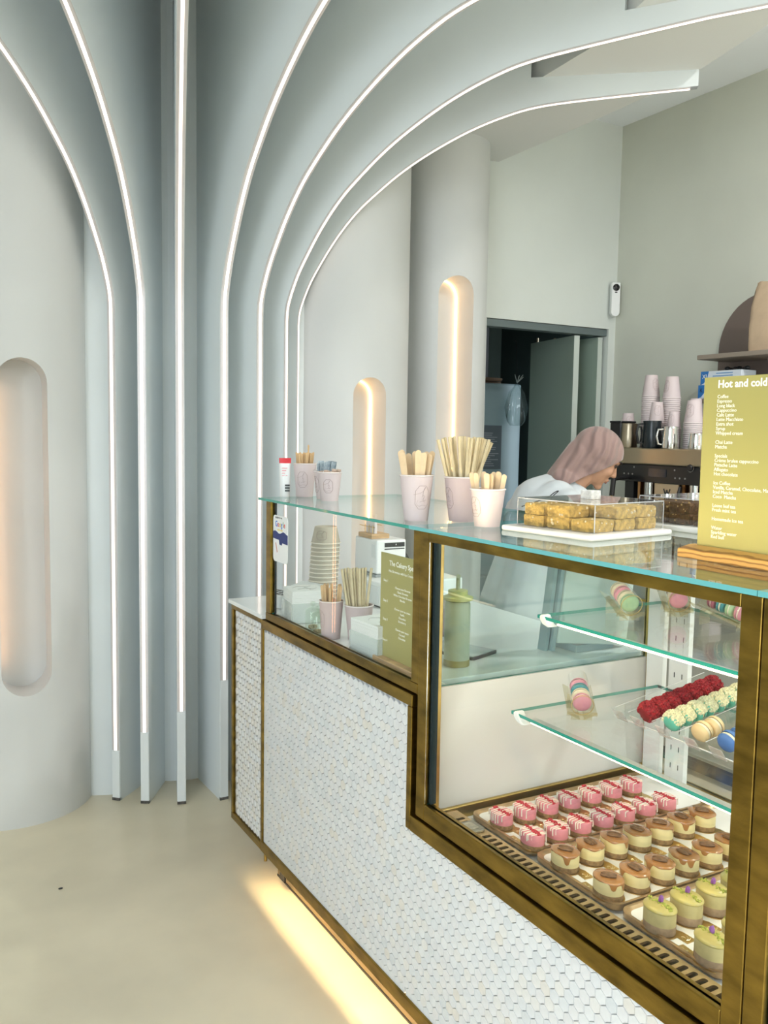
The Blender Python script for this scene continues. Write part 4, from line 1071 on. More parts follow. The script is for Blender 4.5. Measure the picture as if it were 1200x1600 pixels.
# ------------------------------------------------------------------ macarons
def mac_meshes(col, fillc, nm, rough=False):
    m1 = mat('macaron_'+nm, col, 0.55, var=0.08, vscale=50); m2 = mat('macaron_fill_'+nm, fillc, 0.5)
    r = 0.0215
    sh = MB().lathe([(r*0.98, 0.0035), (r*1.03, 0.005), (r*1.02, 0.0072), (r*0.99, 0.008), (r*0.96, 0.0115), (r*0.80, 0.0148), (r*0.45, 0.0165), (r*0.02, 0.017)], 22, cap=False)
    sh2 = MB().add([(x, -y, -z) for x, y, z in sh.v], sh.f)
    fi = MB().lathe([(r*0.9, -0.0036), (r*0.98, 0.0), (r*0.9, 0.0036)], 22)
    out = [meshof(sh, 'shell', m1, 60), meshof(sh2, 'shell', m1, 60), meshof(fi, 'filling', m2, 60)]
    if rough:
        rnd = random.Random(5); cr = MB()
        for k in range(420):
            t = rnd.uniform(-0.8, 0.8); a = rnd.uniform(0, 2*PI); rr = r*1.06*math.sqrt(max(0, 1-(t*0.92)**2*0.62)); z = t*0.0172
            if rough == 'half' and math.sin(a) > 0.10: continue
            s = rnd.uniform(0.004, 0.0068)
            Mx = Matrix.Translation((rr*math.cos(a), rr*math.sin(a), z)) @ Matrix.Rotation(rnd.uniform(0, 3), 4, 'X') @ Matrix.Rotation(rnd.uniform(0, 3), 4, 'Y')
            cr.mbox(Mx, s, s*0.8, s*0.6)
        out.append(meshof(cr, 'crumb_coating', REDC if rough == 'all' else mat('white_crumb', (0.78, 0.72, 0.46), 0.7, var=0.2, vscale=200)))
    return out
MK = {'red': mac_meshes((0.26, 0.01, 0.015), (0.20, 0.03, 0.03), 'red', 'all'), 'mint': mac_meshes((0.13, 0.50, 0.36), (0.66, 0.66, 0.42), 'mint', 'half'),
      'tan': mac_meshes((0.74, 0.54, 0.28), (0.80, 0.70, 0.50), 'tan'), 'blue': mac_meshes((0.07, 0.17, 0.42), (0.70, 0.68, 0.50), 'blue'),
      'pink': mac_meshes((0.72, 0.30, 0.38), (0.80, 0.66, 0.60), 'pink'), 'green': mac_meshes((0.42, 0.62, 0.36), (0.76, 0.76, 0.60), 'green'),
      'brown': mac_meshes((0.28, 0.15, 0.09), (0.60, 0.45, 0.30), 'brown'), 'plum': mac_meshes((0.30, 0.08, 0.13), (0.55, 0.35, 0.35), 'plum'), 'teal': mac_meshes((0.05, 0.26, 0.30), (0.65, 0.68, 0.55), 'teal'), 'cream': mac_meshes((0.72, 0.64, 0.46), (0.76, 0.70, 0.58), 'cream')}
def macaron(kind, M, label, group=None):
    o = D.objects.new('macaron', None); COL.objects.link(o); o.empty_display_size = 0.02
    o.matrix_world = M; tag(o, label, 'macaron', group)
    p = MK[kind]
    obj('shell', p[0], o); obj('shell', p[1], o); obj('filling', p[2], o)
    if len(p) > 3: obj('crumb_coating', p[3], o)['kind'] = 'stuff'
# tilted acrylic tray on the lower shelf
TLT = math.radians(-9)      # rises towards the back
mt = thing('macaron_tray', 'clear ribbed acrylic tray of macarons on the lower glass shelf', 'tray', (1.525, 1.335, 0.8760))
def TP(x, y, z):            # tray frame -> local coordinates of the tray empty
    return Vector((x*math.cos(TLT)+z*math.sin(-TLT)*-1*0, 0, 0))
Mt = Matrix.Translation((0, 0, 0.006)) @ Matrix.Rotation(TLT, 4, 'Y')
def tb_(m, x0, x1, y0, y1, z0, z1):
    m.mbox(Mt @ Matrix.Translation(((x0+x1)/2, (y0+y1)/2, (z0+z1)/2)), x1-x0, y1-y0, z1-z0)
m = MB(); tb_(m, 0, 0.31, -0.20, 0.20, 0, 0.003); m.build('tray_floor', ACRYL, mt)
rows = [('red', 0.118), ('mint', 0.042), ('tan', -0.038), ('blue', -0.108)]
for yy in (0.197, 0.155, 0.080, 0.002, -0.073, -0.145, -0.197):
    m = MB(); tb_(m, 0.0, 0.31, yy-0.0012, yy+0.0012, 0.003, 0.022); m.build('divider', ACRYL, mt)
for (nm, yy) in rows + [('none', 0.176)]:
    a = MB(); a.mbox(Mt @ Matrix.Translation((-0.006, yy, 0.010)) @ Matrix.Rotation(-0.5, 4, 'Y'), 0.002, 0.034, 0.034); a.build('price_tab', glass('tab_acrylic', (0.95, 0.94, 0.92), 1.0, 1.6, 0.22, (0.9, 0.85, 0.82)), mt)
MB().box(0.28, 0.30, -0.19, 0.19, 0.0, 0.045).build('back_foot', ACRYL, mt)
m = MB()
for yy in (0.197, 0.155, 0.080, 0.002, -0.073, -0.145, -0.197): m.tube([Mt @ Vector((0.0, yy, 0.0225)), Mt @ Vector((0.31, yy, 0.0225))], 0.0009, 5)
m.tube([Mt @ Vector((0.0, -0.2, 0.0015)), Mt @ Vector((0.0, 0.2, 0.0015))], 0.0016, 5)
m.build('bright_edges', mat('acrylic_edge_white', (0.72, 0.71, 0.68), 0.2), mt)
names = {'red': 'red crumb coated macaron', 'mint': 'mint macaron half coated in white crumbs', 'tan': 'plain tan macaron', 'blue': 'deep blue macaron'}
for (nm, yy) in rows:
    cnt = {'red': 7, 'mint': 7, 'tan': 2, 'blue': 3}[nm]
    for k in range(cnt):
        M = Matrix.Translation(mt.location) @ Mt @ Matrix.Translation((0.030+0.0365*k, yy, 0.0262)) @ Matrix.Rotation(PI/2, 4, 'Y') @ Matrix.Rotation(-PI/2+random.uniform(-.2, .2), 4, 'Z') @ Matrix.Rotation(random.uniform(-.08, .08)+0.25, 4, 'X')
        macaron(nm, M, '%s, %s from the front of its tray row' % (names[nm], ordw[k]), 'macarons on the clear tray')
# gift tubes of macarons
def gift_tube(x, y, z, ang, cols, label, mlabel, n=5):
    t = thing('macaron_gift_tube', label, 'gift tube', (x, y, z), ang, 'clear tubes of macarons')
    r = 0.0262; L = 0.118; zc = 0.056; tilt = math.radians(16)
    Mx = Matrix.Translation((0, 0, zc)) @ Matrix.Rotation(tilt, 4, 'Y') @ Matrix.Rotation(PI/2, 4, 'Y')     # axis along +x, front end lower
    MB().lathe([(r, -L/2), (r, L/2)], 28, cap=False, M=Mx).build('clear_sleeve', ACRYL, t, smooth=60)
    MB().lathe([(0.0005, L/2-0.001), (r, L/2-0.001), (r, L/2+0.002), (0.0005, L/2+0.002)], 28, cap=False, M=Mx).build('front_cap', ACRYL, t, smooth=40)
    e = MB(); e.tube([Mx @ Vector((r*math.cos(2*PI*k/28), r*math.sin(2*PI*k/28), L/2+0.0005)) for k in range(28)], 0.0009, 5, closed=True)
    e.build('cap_edge', mat('gold_edge', (0.55, 0.42, 0.16), 0.4, 0.6), t)
    s = MB()
    My = Matrix.Translation((0, 0, zc)) @ Matrix.Rotation(tilt, 4, 'Y')
    s.mbox(My @ Matrix.Translation((0, 0.020, -0.0285)) @ Matrix.Rotation(0.5, 4, 'X'), L+0.012, 0.034, 0.0016)
    s.mbox(My @ Matrix.Translation((0, -0.020, -0.0285)) @ Matrix.Rotation(-0.5, 4, 'X'), L+0.012, 0.034, 0.0016)
    s.mbox(My @ Matrix.Translation((L/2+0.004, 0, -0.022)), 0.0016, 0.072, 0.010)
    s.mbox(Matrix.Translation((-0.045, 0, 0.018)), 0.0016, 0.05, 0.036)
    s.mbox(Matrix.Translation((0.045, 0, 0.007)), 0.0016, 0.05, 0.014)
    s.build('clear_cradle', glass('cradle_acrylic', (0.93, 0.91, 0.84), 1.0, 1.45, 0.05, (0.7, 0.6, 0.3)), t)
    R = Matrix.Translation((x, y, z)) @ Matrix.Rotation(ang, 4, 'Z')
    for k, c in enumerate(cols):
        M = R @ Mx @ Matrix.Translation((0, 0, L/2-0.014-0.0345*0.66*k)) @ Matrix.Diagonal((1.0, 1.0, 0.66, 1))
        macaron(c, M, '%s macaron, %s from the front in %s' % (c if c != 'brown' else 'brown', ordw[k], mlabel), 'macarons in gift tubes')
SHU, SHL = 1.1095, 0.8755
face = math.atan2(-0.83, -0.55)
gift_tube(1.585, 1.585, SHU, math.atan2(-1, -0.42), ['green', 'cream', 'pink', 'cream'], 'macaron gift tube with a green front on the upper shelf', 'the green fronted tube')
gift_tube(1.740, 1.560, SHU, math.atan2(-1, -0.75), ['pink', 'cream', 'brown', 'cream'], 'macaron gift tube with a pink front at the back of the upper shelf', 'the pink fronted tube')
gift_tube(1.720, 1.395, SHU, math.atan2(-1, 0.25), ['pink', 'green', 'teal', 'plum'], 'macaron gift tube lying sideways at the right of the upper shelf', 'the sideways tube')
gift_tube(1.470, 1.600, SHL, math.atan2(-1, -0.70), ['pink', 'cream', 'teal', 'pink'], 'macaron gift tube standing alone on the lower shelf', 'the lone lower tube')

# ------------------------------------------------------------------ tray bakes under clear lids
def chunk(seed, sx, sy, sz, m):
    rnd = random.Random(seed)
    bm = bmesh.new(); bmesh.ops.create_cube(bm, size=1.0)
    bmesh.ops.subdivide_edges(bm, edges=bm.edges, cuts=4, use_grid_fill=True)
    off = Vector((rnd.uniform(0, 50), rnd.uniform(0, 50), 0))
    for v in bm.verts:
        co = v.co.copy(); n = noise.noise_vector(co*3.2+off)
        e = 1.0 - 0.018*((abs(co.x)*2)**6*(abs(co.z)*2)**6 + (abs(co.y)*2)**6*(abs(co.z)*2)**6)
        v.co = Vector((co.x*sx*e, co.y*sy*e, co.z*sz*e)) + n*0.0017
        v.co.z = max(v.co.z, -sz/2)
    me = D.meshes.new('slab'); bm.to_mesh(me); bm.free(); me.materials.append(m)
    for p in me.polygons: p.use_smooth = True
    me.set_sharp_from_angle(angle=math.radians(38))
    return me
BLOND = mat('blondie_crumb', (0.60, 0.38, 0.095), 0.75, var=0.4, vscale=110, bump=0.5, bscale=220)
CHOC = mat('brownie_crumb', (0.10, 0.045, 0.016), 0.75, var=0.6, vscale=110, bump=0.7, bscale=180, col2=None)
NUT = mat('nut_bits', (0.74, 0.62, 0.42), 0.6)
def bake_box(x, y, rz, label, boxlabel, m, kind, n1, n2, lab, hbox):
    b = thing('serving_board', label, 'board', (x, y, GT), rz)
    MB().prism(rrect(-0.140, 0.140, -0.135, 0.135, 0.012), XY, 0.0, 0.012).build('white_slab', mat('board_white', (0.82, 0.81, 0.78), 0.3), b, bevel=0.004)
    bx_ = thing('clear_lid_box', boxlabel, 'box lid', (x+0.012*math.cos(rz), y+0.012*math.sin(rz), GT+0.0125), rz)
    hx, hy, t = 0.118, 0.112, 0.003
    for nm_, a in (('wall', (-hx, hx, -hy, -hy+t, 0, hbox)), ('wall', (-hx, hx, hy-t, hy, 0, hbox)), ('wall', (-hx, -hx+t, -hy+t, hy-t, 0, hbox)), ('wall', (hx-t, hx, -hy+t, hy-t, 0, hbox)), ('top', (-hx, hx, -hy, hy, hbox, hbox+t))):
        MB().box(*a).build(nm_, ACRYL, bx_)
    eg = MB()
    for sx in (-1, 1):
        for sy in (-1, 1): eg.box(sx*hx-0.0007, sx*hx+0.0007, sy*hy-0.0007, sy*hy+0.0007, 0, hbox)
        eg.box(sx*hx-0.0007, sx*hx+0.0007, -hy, hy, hbox+0.001, hbox+t); eg.box(-hx, hx, sx*hy-0.0007, sx*hy+0.0007, hbox+0.001, hbox+t)
    eg.build('bright_edges', mat('acrylic_edge', (0.50, 0.50, 0.51), 0.2), bx_)
    MB().box(-0.020, 0.012, -0.020, 0.012, hbox+t, hbox+t+0.020).build('knob', mat('mottled_white', (0.74, 0.74, 0.72), 0.4, var=0.25, vscale=120), bx_, bevel=0.001)
    R = Matrix.Translation((x+0.012*math.cos(rz), y+0.012*math.sin(rz), GT+0.0125)) @ Matrix.Rotation(rz, 4, 'Z')
    meshes = [chunk(s+len(lab), 0.066, 0.062, 0.0255, m) for s in range(4)]
    rnd = random.Random(len(lab)); i = 0
    for lay in range(2):
        for gx in range(3):
            for gy in range(3):
                if lay == 1 and (gx, gy) in ((0, 0),) : continue
                o = obj(kind, meshes[i % 4])
                o.matrix_world = R @ Matrix.Translation((-0.0735+0.0735*gx+rnd.uniform(-.0015, .0015), -0.0695+0.0695*gy+rnd.uniform(-.0015, .0015), 0.0130+0.0258*lay)) @ Matrix.Rotation(rnd.uniform(-.07, .07), 4, 'Z')
                tag(o, '%s, %s layer, %s row, %s piece' % (lab, ('lower', 'upper')[lay], ('front', 'middle', 'back')[gx], ('right', 'centre', 'left')[gy]), kind.replace('_', ' '), lab)
                nb = MB()
                for q in range(7):
                    fx = rnd.choice((0, 1, 2)); px, py, pz = rnd.uniform(-.029, .029), rnd.uniform(-.026, .026), rnd.uniform(-.010, .011)
                    if fx == 0: px = -0.0332
                    elif fx == 1: py = -0.0312
                    else: pz = 0.0125
                    nb.sphere((px, py, pz), rnd.uniform(0.0016, 0.0032), n=7, m=5)
                nb.build('nut_pieces', NUT if kind == 'blondie' else mat('nut_brown', (0.42, 0.27, 0.10), 0.6), o, kind='stuff')
                i += 1
bake_box(1.392, 1.515, 0.13, 'white serving board under the golden blondies on the glass top', 'clear lidded box with pale knob over the golden blondies', BLOND, 'blondie', 9, 8, 'golden blondie under the clear lid', 0.060)
bake_box(1.742, 1.480, 0.06, 'pale serving board under the dark brownies behind the blondies', 'clear lidded box with white knob over the dark brownies', CHOC, 'brownie', 9, 8, 'dark nutty brownie under the clear lid', 0.060)

# ------------------------------------------------------------------ coffee machine on the back counter
cmn = thing('coffee_machine', 'black and steel coffee machine behind the person, stacked with cups', 'coffee machine', (3.30, 2.40, 0.9005))
DKM = mat('machine_black', (0.012, 0.012, 0.013), 0.28)
MB().box(0.0, 0.55, 0.0, 1.085, 0.520, 0.602).build('steel_crown', STEEL, cmn, bevel=0.008)
MB().box(0.012, 0.55, 0.005, 1.080, 0.432, 0.520).build('control_panel', DKM, cmn, bevel=0.004)
MB().box(0.26, 0.55, 0.01, 1.07, 0.05, 0.432).build('back_body', mat('machine_grey', (0.16, 0.155, 0.14), 0.4), cmn)
MB().box(-0.02, 0.55, 0.0, 1.085, 0.0, 0.07).build('drip_base', DKM, cmn, bevel=0.006)
m = MB()
for k in range(20): m.box(-0.012, 0.24, 0.03+0.053*k, 0.06+0.053*k, 0.070, 0.074)
m.build('drip_grid', CHROME, cmn)
for y0, y1, z0, mt_ in ((0.885, 0.945, 0.07, DKM), (0.33, 0.40, 0.07, DKM)):
    MB().box(0.03, 0.24, y0, y1, z0, 0.432).build('pillar', mt_, cmn)
for yc in (0.803, 0.517):
    MB().lathe([(0.030, 0.16), (0.030, 0.44)], 20, (0.06, yc, 0)).build('brew_cylinder', CHROME, cmn, smooth=40)
    MB().box(0.035, 0.20, yc+0.042, yc+0.058, 0.10, 0.432).build('copper_strip', mat('copper', (0.45, 0.26, 0.12), 0.3, 1.0), cmn)
pl = MB().box(0.02, 0.026, 0.585, 0.735, 0.335, 0.430).build('badge_plate', mat('plate_beige', (0.50, 0.42, 0.30), 0.35, 0.5), cmn)
w = MB()
for (a, b) in (((-0.02, 0.018), (-0.008, -0.012)), ((-0.008, -0.012), (0.0, 0.014)), ((0.0, 0.014), (0.008, -0.012)), ((0.008, -0.012), (0.02, 0.018)), ((-0.012, -0.018), (-0.012, -0.034)), ((0.0, -0.018), (0.0, -0.034)), ((0.012, -0.018), (0.012, -0.034))):
    w.tube([(0.0185, 0.655-a[0], 0.388+a[1]), (0.0185, 0.655-b[0], 0.388+b[1])], 0.003, 6)
w.build('badge_mark', BLACK, pl)
MB().tube([(0.02, 0.575, 0.42), (0.0, 0.575, 0.36), (0.0, 0.59, 0.325), (0.0, 0.735, 0.315)], 0.008, 8).build('cup_frame', DKM, cmn)
MB().prism(rrect(0.655, 0.770, 0.462, 0.502, 0.004), YZ, 0.009, 0.012).build('display', mat('dim_blue_screen', (0.008, 0.018, 0.035), 0.15), cmn)
for yc, r in ((0.505, 0.020), (0.415, 0.036)):
    k_ = MB().lathe([(r*0.82, 0), (r*0.82, 0.014), (r*0.7, 0.018)], 24, M=Matrix.Translation((0.012, yc, 0.515)) @ Matrix.Rotation(-PI/2, 4, 'Y')).build('dial', DKM, cmn, smooth=40)
    MB().tube([(0.006, yc+r*0.95*math.cos(2*PI*j/28), 0.515+r*0.95*math.sin(2*PI*j/28)) for j in range(28)], 0.0022, 6, closed=True).build('dial_ring', CHROME, k_, smooth=50)
bt = MB()
for yc, zc in ((0.935, 0.470), (0.905, 0.470), (0.878, 0.470), (0.868, 0.505), (0.605, 0.500), (0.600, 0.462), (0.572, 0.462), (0.540, 0.462)):
    bt.lathe([(0.0045, 0), (0.0045, 0.0015)], 10, M=Matrix.Translation((0.0115, yc, zc)) @ Matrix.Rotation(-PI/2, 4, 'Y'))
bt.build('buttons', mat('button_grey', (0.30, 0.30, 0.30), 0.4), cmn)
wd = MB().tube([(-0.09, 0.905, 0.445), (-0.10, 0.903, 0.36)], 0.013, 10).build('milk_spout', DKM, cmn, smooth=50)
MB().tube([(-0.09, 0.905, 0.445), (0.02, 0.905, 0.455)], 0.012, 10).build('spout_arm', DKM, cmn, smooth=50)
MB().lathe([(0.007, -0.03), (0.004, 0.0)], 10, (-0.10, 0.903, 0.362)).build('spout_tip', BRASSL, wd, smooth=40)
# jugs and canisters on top
ZM = 1.5030
def jug(name, label, x, y, r, h, m, handle=None, hm=None, lip=True):
    o = thing(name, label, 'jug', (x, y, ZM))
    MB().lathe([(r*0.98, 0), (r, 0.004), (r, h*0.45), (r*0.90, h*0.85), (r*0.94, h), (r*0.90, h), (r*0.86, h*0.85), (0.001, h*0.8)], 28, cap=False).build('jug_body', m, o, smooth=45)
    if handle is not None:
        c, s = math.cos(handle), math.sin(handle)
        MB().tube([(r*0.9*c, r*0.9*s, h*0.88), (r*1.45*c, r*1.45*s, h*0.86), (r*1.6*c, r*1.6*s, h*0.55), (r*1.4*c, r*1.4*s, h*0.2), (r*0.95*c, r*0.95*s, h*0.18)], r*0.13, 8).build('handle', hm or m, o, smooth=50)
    return o
cn = thing('black_canister', 'square black canister at the left end of the coffee machine top', 'canister', (3.42, 3.455, ZM))
MB().prism(rrect(-0.055, 0.055, -0.028, 0.055, 0.012), XY, 0, 0.126).build('canister_body', DKM, cn, bevel=0.003)
MB().prism(rrect(-0.058, 0.058, -0.031, 0.058, 0.012), XY, 0.126, 0.136).build('canister_lid', DKM, cn, bevel=0.003)
RTV = math.atan2(-0.494, 0.869)
jug('milk_jug', 'steel milk jug with a black handle right of the square canister', 3.37, 3.372, 0.043, 0.122, STEEL, RTV, BLACK)
jug('milk_jug', 'tall dark blue black milk jug in the middle of the machine top', 3.36, 3.205, 0.048, 0.135, mat('jug_dark', (0.006, 0.013, 0.017), 0.25), RTV+PI, BLACK)
jug('milk_jug', 'steel milk jug whose bright handle points left', 3.36, 3.085, 0.042, 0.106, CHROME, RTV+PI, CHROME)
jug('milk_jug', 'small steel cup at the right, half hidden by the drinks menu', 3.36, 2.925, 0.038, 0.075, CHROME)
# upside-down paper cups in stacks
def stacks():
    h, rt_, rb_ = 0.112, 0.0455, 0.031
    m = MB().lathe([(rt_, 0.0), (rb_, h-0.001), (rb_-0.001, h), (rb_-0.002, h-0.004), (0.001, h-0.005)], 24, cap=False); me1 = meshof(m, 'cup_wall', PINK, 45)
    me2 = meshof(MB().tube([(rt_*math.cos(2*PI*k/24), rt_*math.sin(2*PI*k/24), 0.002) for k in range(24)], 0.0023, 6, closed=True), 'rolled_rim', RIMW, 60)
    lg = {}
    def st(x, y, top, z0, where, sc=1.0, la=0.3):
        n = max(1, int(round((top-z0-h*sc)/0.0105))+1); pitch = (top-z0-h*sc)/max(1, n-1) if n > 1 else 0
        for k in range(n):
            lst = k == n-1
            c = thing('takeaway_cup', ('topmost pink takeaway cup of %s' if lst else 'pink takeaway cup within %s') % where, 'cup', (x, y, z0+pitch*k), 0, 'stacked takeaway cups')
            c.scale = (sc, sc, sc)
            obj('cup_wall', me1, c); obj('rolled_rim', me2, c)
            if lst: logo_lines(lambda zz: rt_+(rb_-rt_)*zz/h, h*0.55, CAMA(x, y)+la, 0.036, 0.060).build('printed_logo', LINE, c)
    st(3.55, 3.405, 1.882, ZM, 'the tallest stack at the left back', 1.0, 0.7)
    st(3.56, 3.272, 1.868, ZM, 'the second tallest stack beside the tallest', 1.0, -0.9)
    st(3.455, 3.268, 1.735, ZM, 'the stack right behind the dark jug', 0.86, 0.1)
    st(3.445, 3.145, 1.685, ZM, 'the short stack behind the bright handled jug', 0.78, -0.5)
    st(3.62, 3.165, 1.755, ZM, 'the partly hidden stack at the very back', 0.86, -0.6)
    st(3.47, 3.045, 1.738, ZM, 'the clearly ribbed stack left of the drinks menu', 1.0, -0.5)
    st(3.60, 2.985, 1.755, ZM, 'the stack cut off by the drinks menu', 1.0, -0.5)
    st(3.50, 3.512, 1.683, ZM, 'the lone low stack between canister and tallest stack', 0.9, 0.2)
stacks()

# ------------------------------------------------------------------ arched wall shelf and what stands on it
ar = thing('arched_wall_shelf', 'brown arched wall panel with a projecting shelf at the right', 'shelf', (3.913, 2.995, 0))
pol = [(0.28*math.cos(PI*k/24), 2.015+0.28*math.sin(PI*k/24)) for k in range(25)] + [(-0.28, 1.40), (0.28, 1.40)]
MB().prism(pol, YZ, -0.014, 0.0).build('arched_panel', mat('mocha_panel', (0.165, 0.125, 0.105), 0.6), ar)
SHM = mat('mocha_shelf', (0.27, 0.225, 0.18), 0.5)
MB().box(-0.255, -0.0145, -0.40, 0.212, 1.955, 1.978).build('shelf_board', SHM, ar, bevel=0.003)
MB().box(-0.245, -0.0145, -0.40, 0.212, 1.735, 1.757).build('shelf_board', SHM, ar, bevel=0.003)
KR = mat('kraft_paper', (0.58, 0.43, 0.29), 0.7, var=0.12, vscale=8, bump=0.5, bscale=14)
pb = thing('paper_bag', 'crumpled kraft paper bag standing on the arched shelf', 'paper bag', (3.76, 2.855, 1.9785))
vs = []; fs = []; lev = [(0, 0.055, 0.092), (0.02, 0.055, 0.093), (0.12, 0.057, 0.097), (0.22, 0.045, 0.093), (0.30, 0.022, 0.088), (0.335, 0.006, 0.086)]
rnd = random.Random(3); N = 24
for z, a, b in lev:
    for k in range(N):
        t_ = 2*PI*k/N; c, s = math.cos(t_), math.sin(t_)
        e = 0.35; x = a*math.copysign(abs(c)**e, c); y = b*math.copysign(abs(s)**e, s)
        jx = 0.006*math.sin(5*t_+z*30)*(1 if z > 0.01 else 0)
        vs.append((x+jx, y+jx*0.5, z+(0.006*math.sin(3*t_) if z > 0.3 else 0)))
for i in range(len(lev)-1):
    for k in range(N): fs.append((i*N+k, i*N+(k+1) % N, (i+1)*N+(k+1) % N, (i+1)*N+k))
fs.append(tuple(range(N-1, -1, -1)))
MB().add(vs, fs).build('bag_body', KR, pb, smooth=40)
MB().tube([(0.0, -0.086+0.172*k/8, 0.336+0.004*math.sin(k*2)) for k in range(9)], 0.004, 6).build('folded_top', KR, pb, smooth=50)
def glove_box(z, y0, y1, label, letter, col, x0=3.675):
    o = thing('glove_box', label, 'carton', (x0, y1, z))
    L = y1-y0
    MB().box(0, 0.11, -L, 0, 0, 0.068).build('carton', mat('carton_white', (0.62, 0.68, 0.74), 0.5), o, bevel=0.001)
    MB().prism([(0.0, 0.0), (0.0, 0.068), (-0.05, 0.068), (-0.04, 0.030), (-0.02, 0.008)], YZ, -0.0008, -0.0002).build('blue_corner', mat('print_blue', (0.02, 0.16, 0.45), 0.5), o)
    text(letter, 0.030, LETTER if col else BLACK, o, (-0.0012, -0.010, 0.032), XD, YD)
    s = MB()
    for k in range(4): s.box(-0.0008, -0.0002, -L*0.80, -0.075-0.02*(k % 2), 0.014+0.013*k, 0.019+0.013*k)
    s.build('printed_lines', mat('print_blue2', (0.16, 0.32, 0.55), 0.5), o)
glove_box(1.8263, 2.945, 3.19, 'blue and white glove carton on top of another under the shelf', 'XL', True)
glove_box(1.7575, 2.955, 3.20, 'lower white carton with a black letter behind the drinks menu', 'K', False, 3.672)
bk = MB()
for k in range(9): bk.sphere((3.75+0.012*math.sin(k*2.1), 3.09-0.016*k, 1.9035+0.006*math.cos(k*1.7)), 0.013, 1, 1.2, 0.8, 10, 8)
o = bk.build('black_glove', BLACK, None, smooth=60); tag(o, 'crumpled black glove lying on the glove cartons', 'glove')
# wall camera
sc = thing('security_camera', 'small white upright camera with a black lens in the wall corner', 'camera', (3.868, YE-0.032, 2.275), RTV*0.9)
MB().prism([(0.026*math.cos(PI+PI*k/12), 0.026+0.026*math.sin(PI+PI*k/12)) for k in range(13)] + [(0.026, 0.196), (0.022, 0.200), (-0.022, 0.200), (-0.026, 0.196)], XZ, -0.028, 0.010).build('housing', WHITE, sc, bevel=0.005)
MB().lathe([(0.0205, 0), (0.0205, 0.003), (0.018, 0.005), (0.001, 0.006)], 24, M=Matrix.Translation((0, -0.028, 0.170)) @ Matrix.Rotation(PI/2, 4, 'X')).build('lens', mat('lens_black', (0.006, 0.006, 0.007), 0.1), sc, smooth=40)
MB().box(-0.007, 0.007, -0.0295, -0.028, 0.138, 0.145).build('sensor_window', BLACK, sc)
MB().box(-0.01, 0.01, 0.010, 0.032, 0.06, 0.14).build('wall_mount', WHITE, sc)

# ------------------------------------------------------------------ storeroom
fr = thing('fridge', 'blue grey fridge standing inside the dark storeroom', 'fridge', (3.415, 4.78, 0.0))
FRM = mat('fridge_blue_grey', (0.24, 0.34, 0.37), 0.35)
MB().box(-0.40, 0.36, 0.02, 0.60, 0.02, 1.90).build('fridge_body', FRM, fr, bevel=0.006)
MB().box(-0.398, 0.358, 0.0, 0.018, 0.62, 1.895).build('upper_door', FRM, fr, bevel=0.008)
MB().box(-0.398, 0.358, 0.0, 0.018, 0.03, 0.61).build('lower_door', FRM, fr, bevel=0.008)
MB().tube([(-0.36, -0.03, 1.0), (-0.36, -0.03, 1.45)], 0.010, 8).build('handle', STEEL, fr)
nt_ = thing('notice_sheet', 'dark printed notice sheet stuck to the fridge door', 'notice', (3.515, 4.777, 1.33))
MB().box(-0.10, 0.10, -0.0012, 0, 0, 0.29).build('sheet', mat('notice_grey', (0.10, 0.13, 0.15), 0.5), nt_)
s = MB(); rnd = random.Random(9)
for k in range(17): s.box(-0.085, -0.085+0.17*rnd.uniform(0.55, 1.0), -0.0022, -0.0013, 0.02+0.0135*k, 0.025+0.0135*k)
s.build('printed_lines', mat('notice_print', (0.30, 0.33, 0.36), 0.6), nt_)
kb = thing('cardboard_pile', 'pile of flat cardboard on top of the fridge', 'cardboard', (3.40, 5.02, 1.9005))
for k, (a, z) in enumerate(((0.1, 0.0), (-0.12, 0.014), (0.22, 0.028))):
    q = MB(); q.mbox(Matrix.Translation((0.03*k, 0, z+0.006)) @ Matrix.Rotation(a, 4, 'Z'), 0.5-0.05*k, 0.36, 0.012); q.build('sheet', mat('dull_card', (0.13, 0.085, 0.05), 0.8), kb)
hb_ = thing('hanging_plastic_bag', 'clear knotted plastic bag hanging beside the fridge', 'bag', (3.665, 4.69, 1.62))
PB = glass('film_plastic', (0.86, 0.90, 0.90), 1.0, 1.5, 0.04, (0.5, 0.6, 0.6))
vs = []; fs = []; N = 26; lev = [(0.30, 0.004), (0.26, 0.018), (0.22, 0.05), (0.12, 0.075), (0.03, 0.07), (0.0, 0.045)]
for z, r in lev:
    for k in range(N):
        t_ = 2*PI*k/N; rr = r*(1+0.22*math.sin(7*t_)*(z > 0.05)); vs.append((rr*math.cos(t_), rr*0.6*math.sin(t_), z))
for i in range(len(lev)-1):
    for k in range(N): fs.append((i*N+k, i*N+(k+1) % N, (i+1)*N+(k+1) % N, (i+1)*N+k))
fs.append(tuple(range((len(lev)-1)*N, len(lev)*N)))
MB().add(vs, fs).build('bag_body', PB, hb_, smooth=60)
k_ = MB()
for j in range(6): k_.tube([(0, 0, 0.28), (0.035*math.cos(j*1.05), -0.02+0.02*math.sin(j*1.05), 0.32+0.012*(j % 2))], 0.002, 5)
k_.build('knot_ends', mat('film_white', (0.5, 0.58, 0.58), 0.4), hb_)
MB().tube([(0, 0, 0.30), (0.0, 0.02, 0.55), (0.0, 0.045, 0.56)], 0.002, 6).build('cord', BLACK, hb_)
sb = thing('black_cabinet', 'black cabinet wrapped in film above the fridge', 'cabinet', (3.36, 5.0, 1.945))
MB().box(-0.32, 0.30, 0.0, 0.5, 0.0, 0.60).build('cabinet_body', mat('soft_black', (0.012, 0.014, 0.014), 0.5), sb, bevel=0.006)
MB().prism(rrect(-0.02, 0.20, 0.06, 0.56, 0.02), XZ, -0.03, -0.004).build('film_cover', PB, sb)
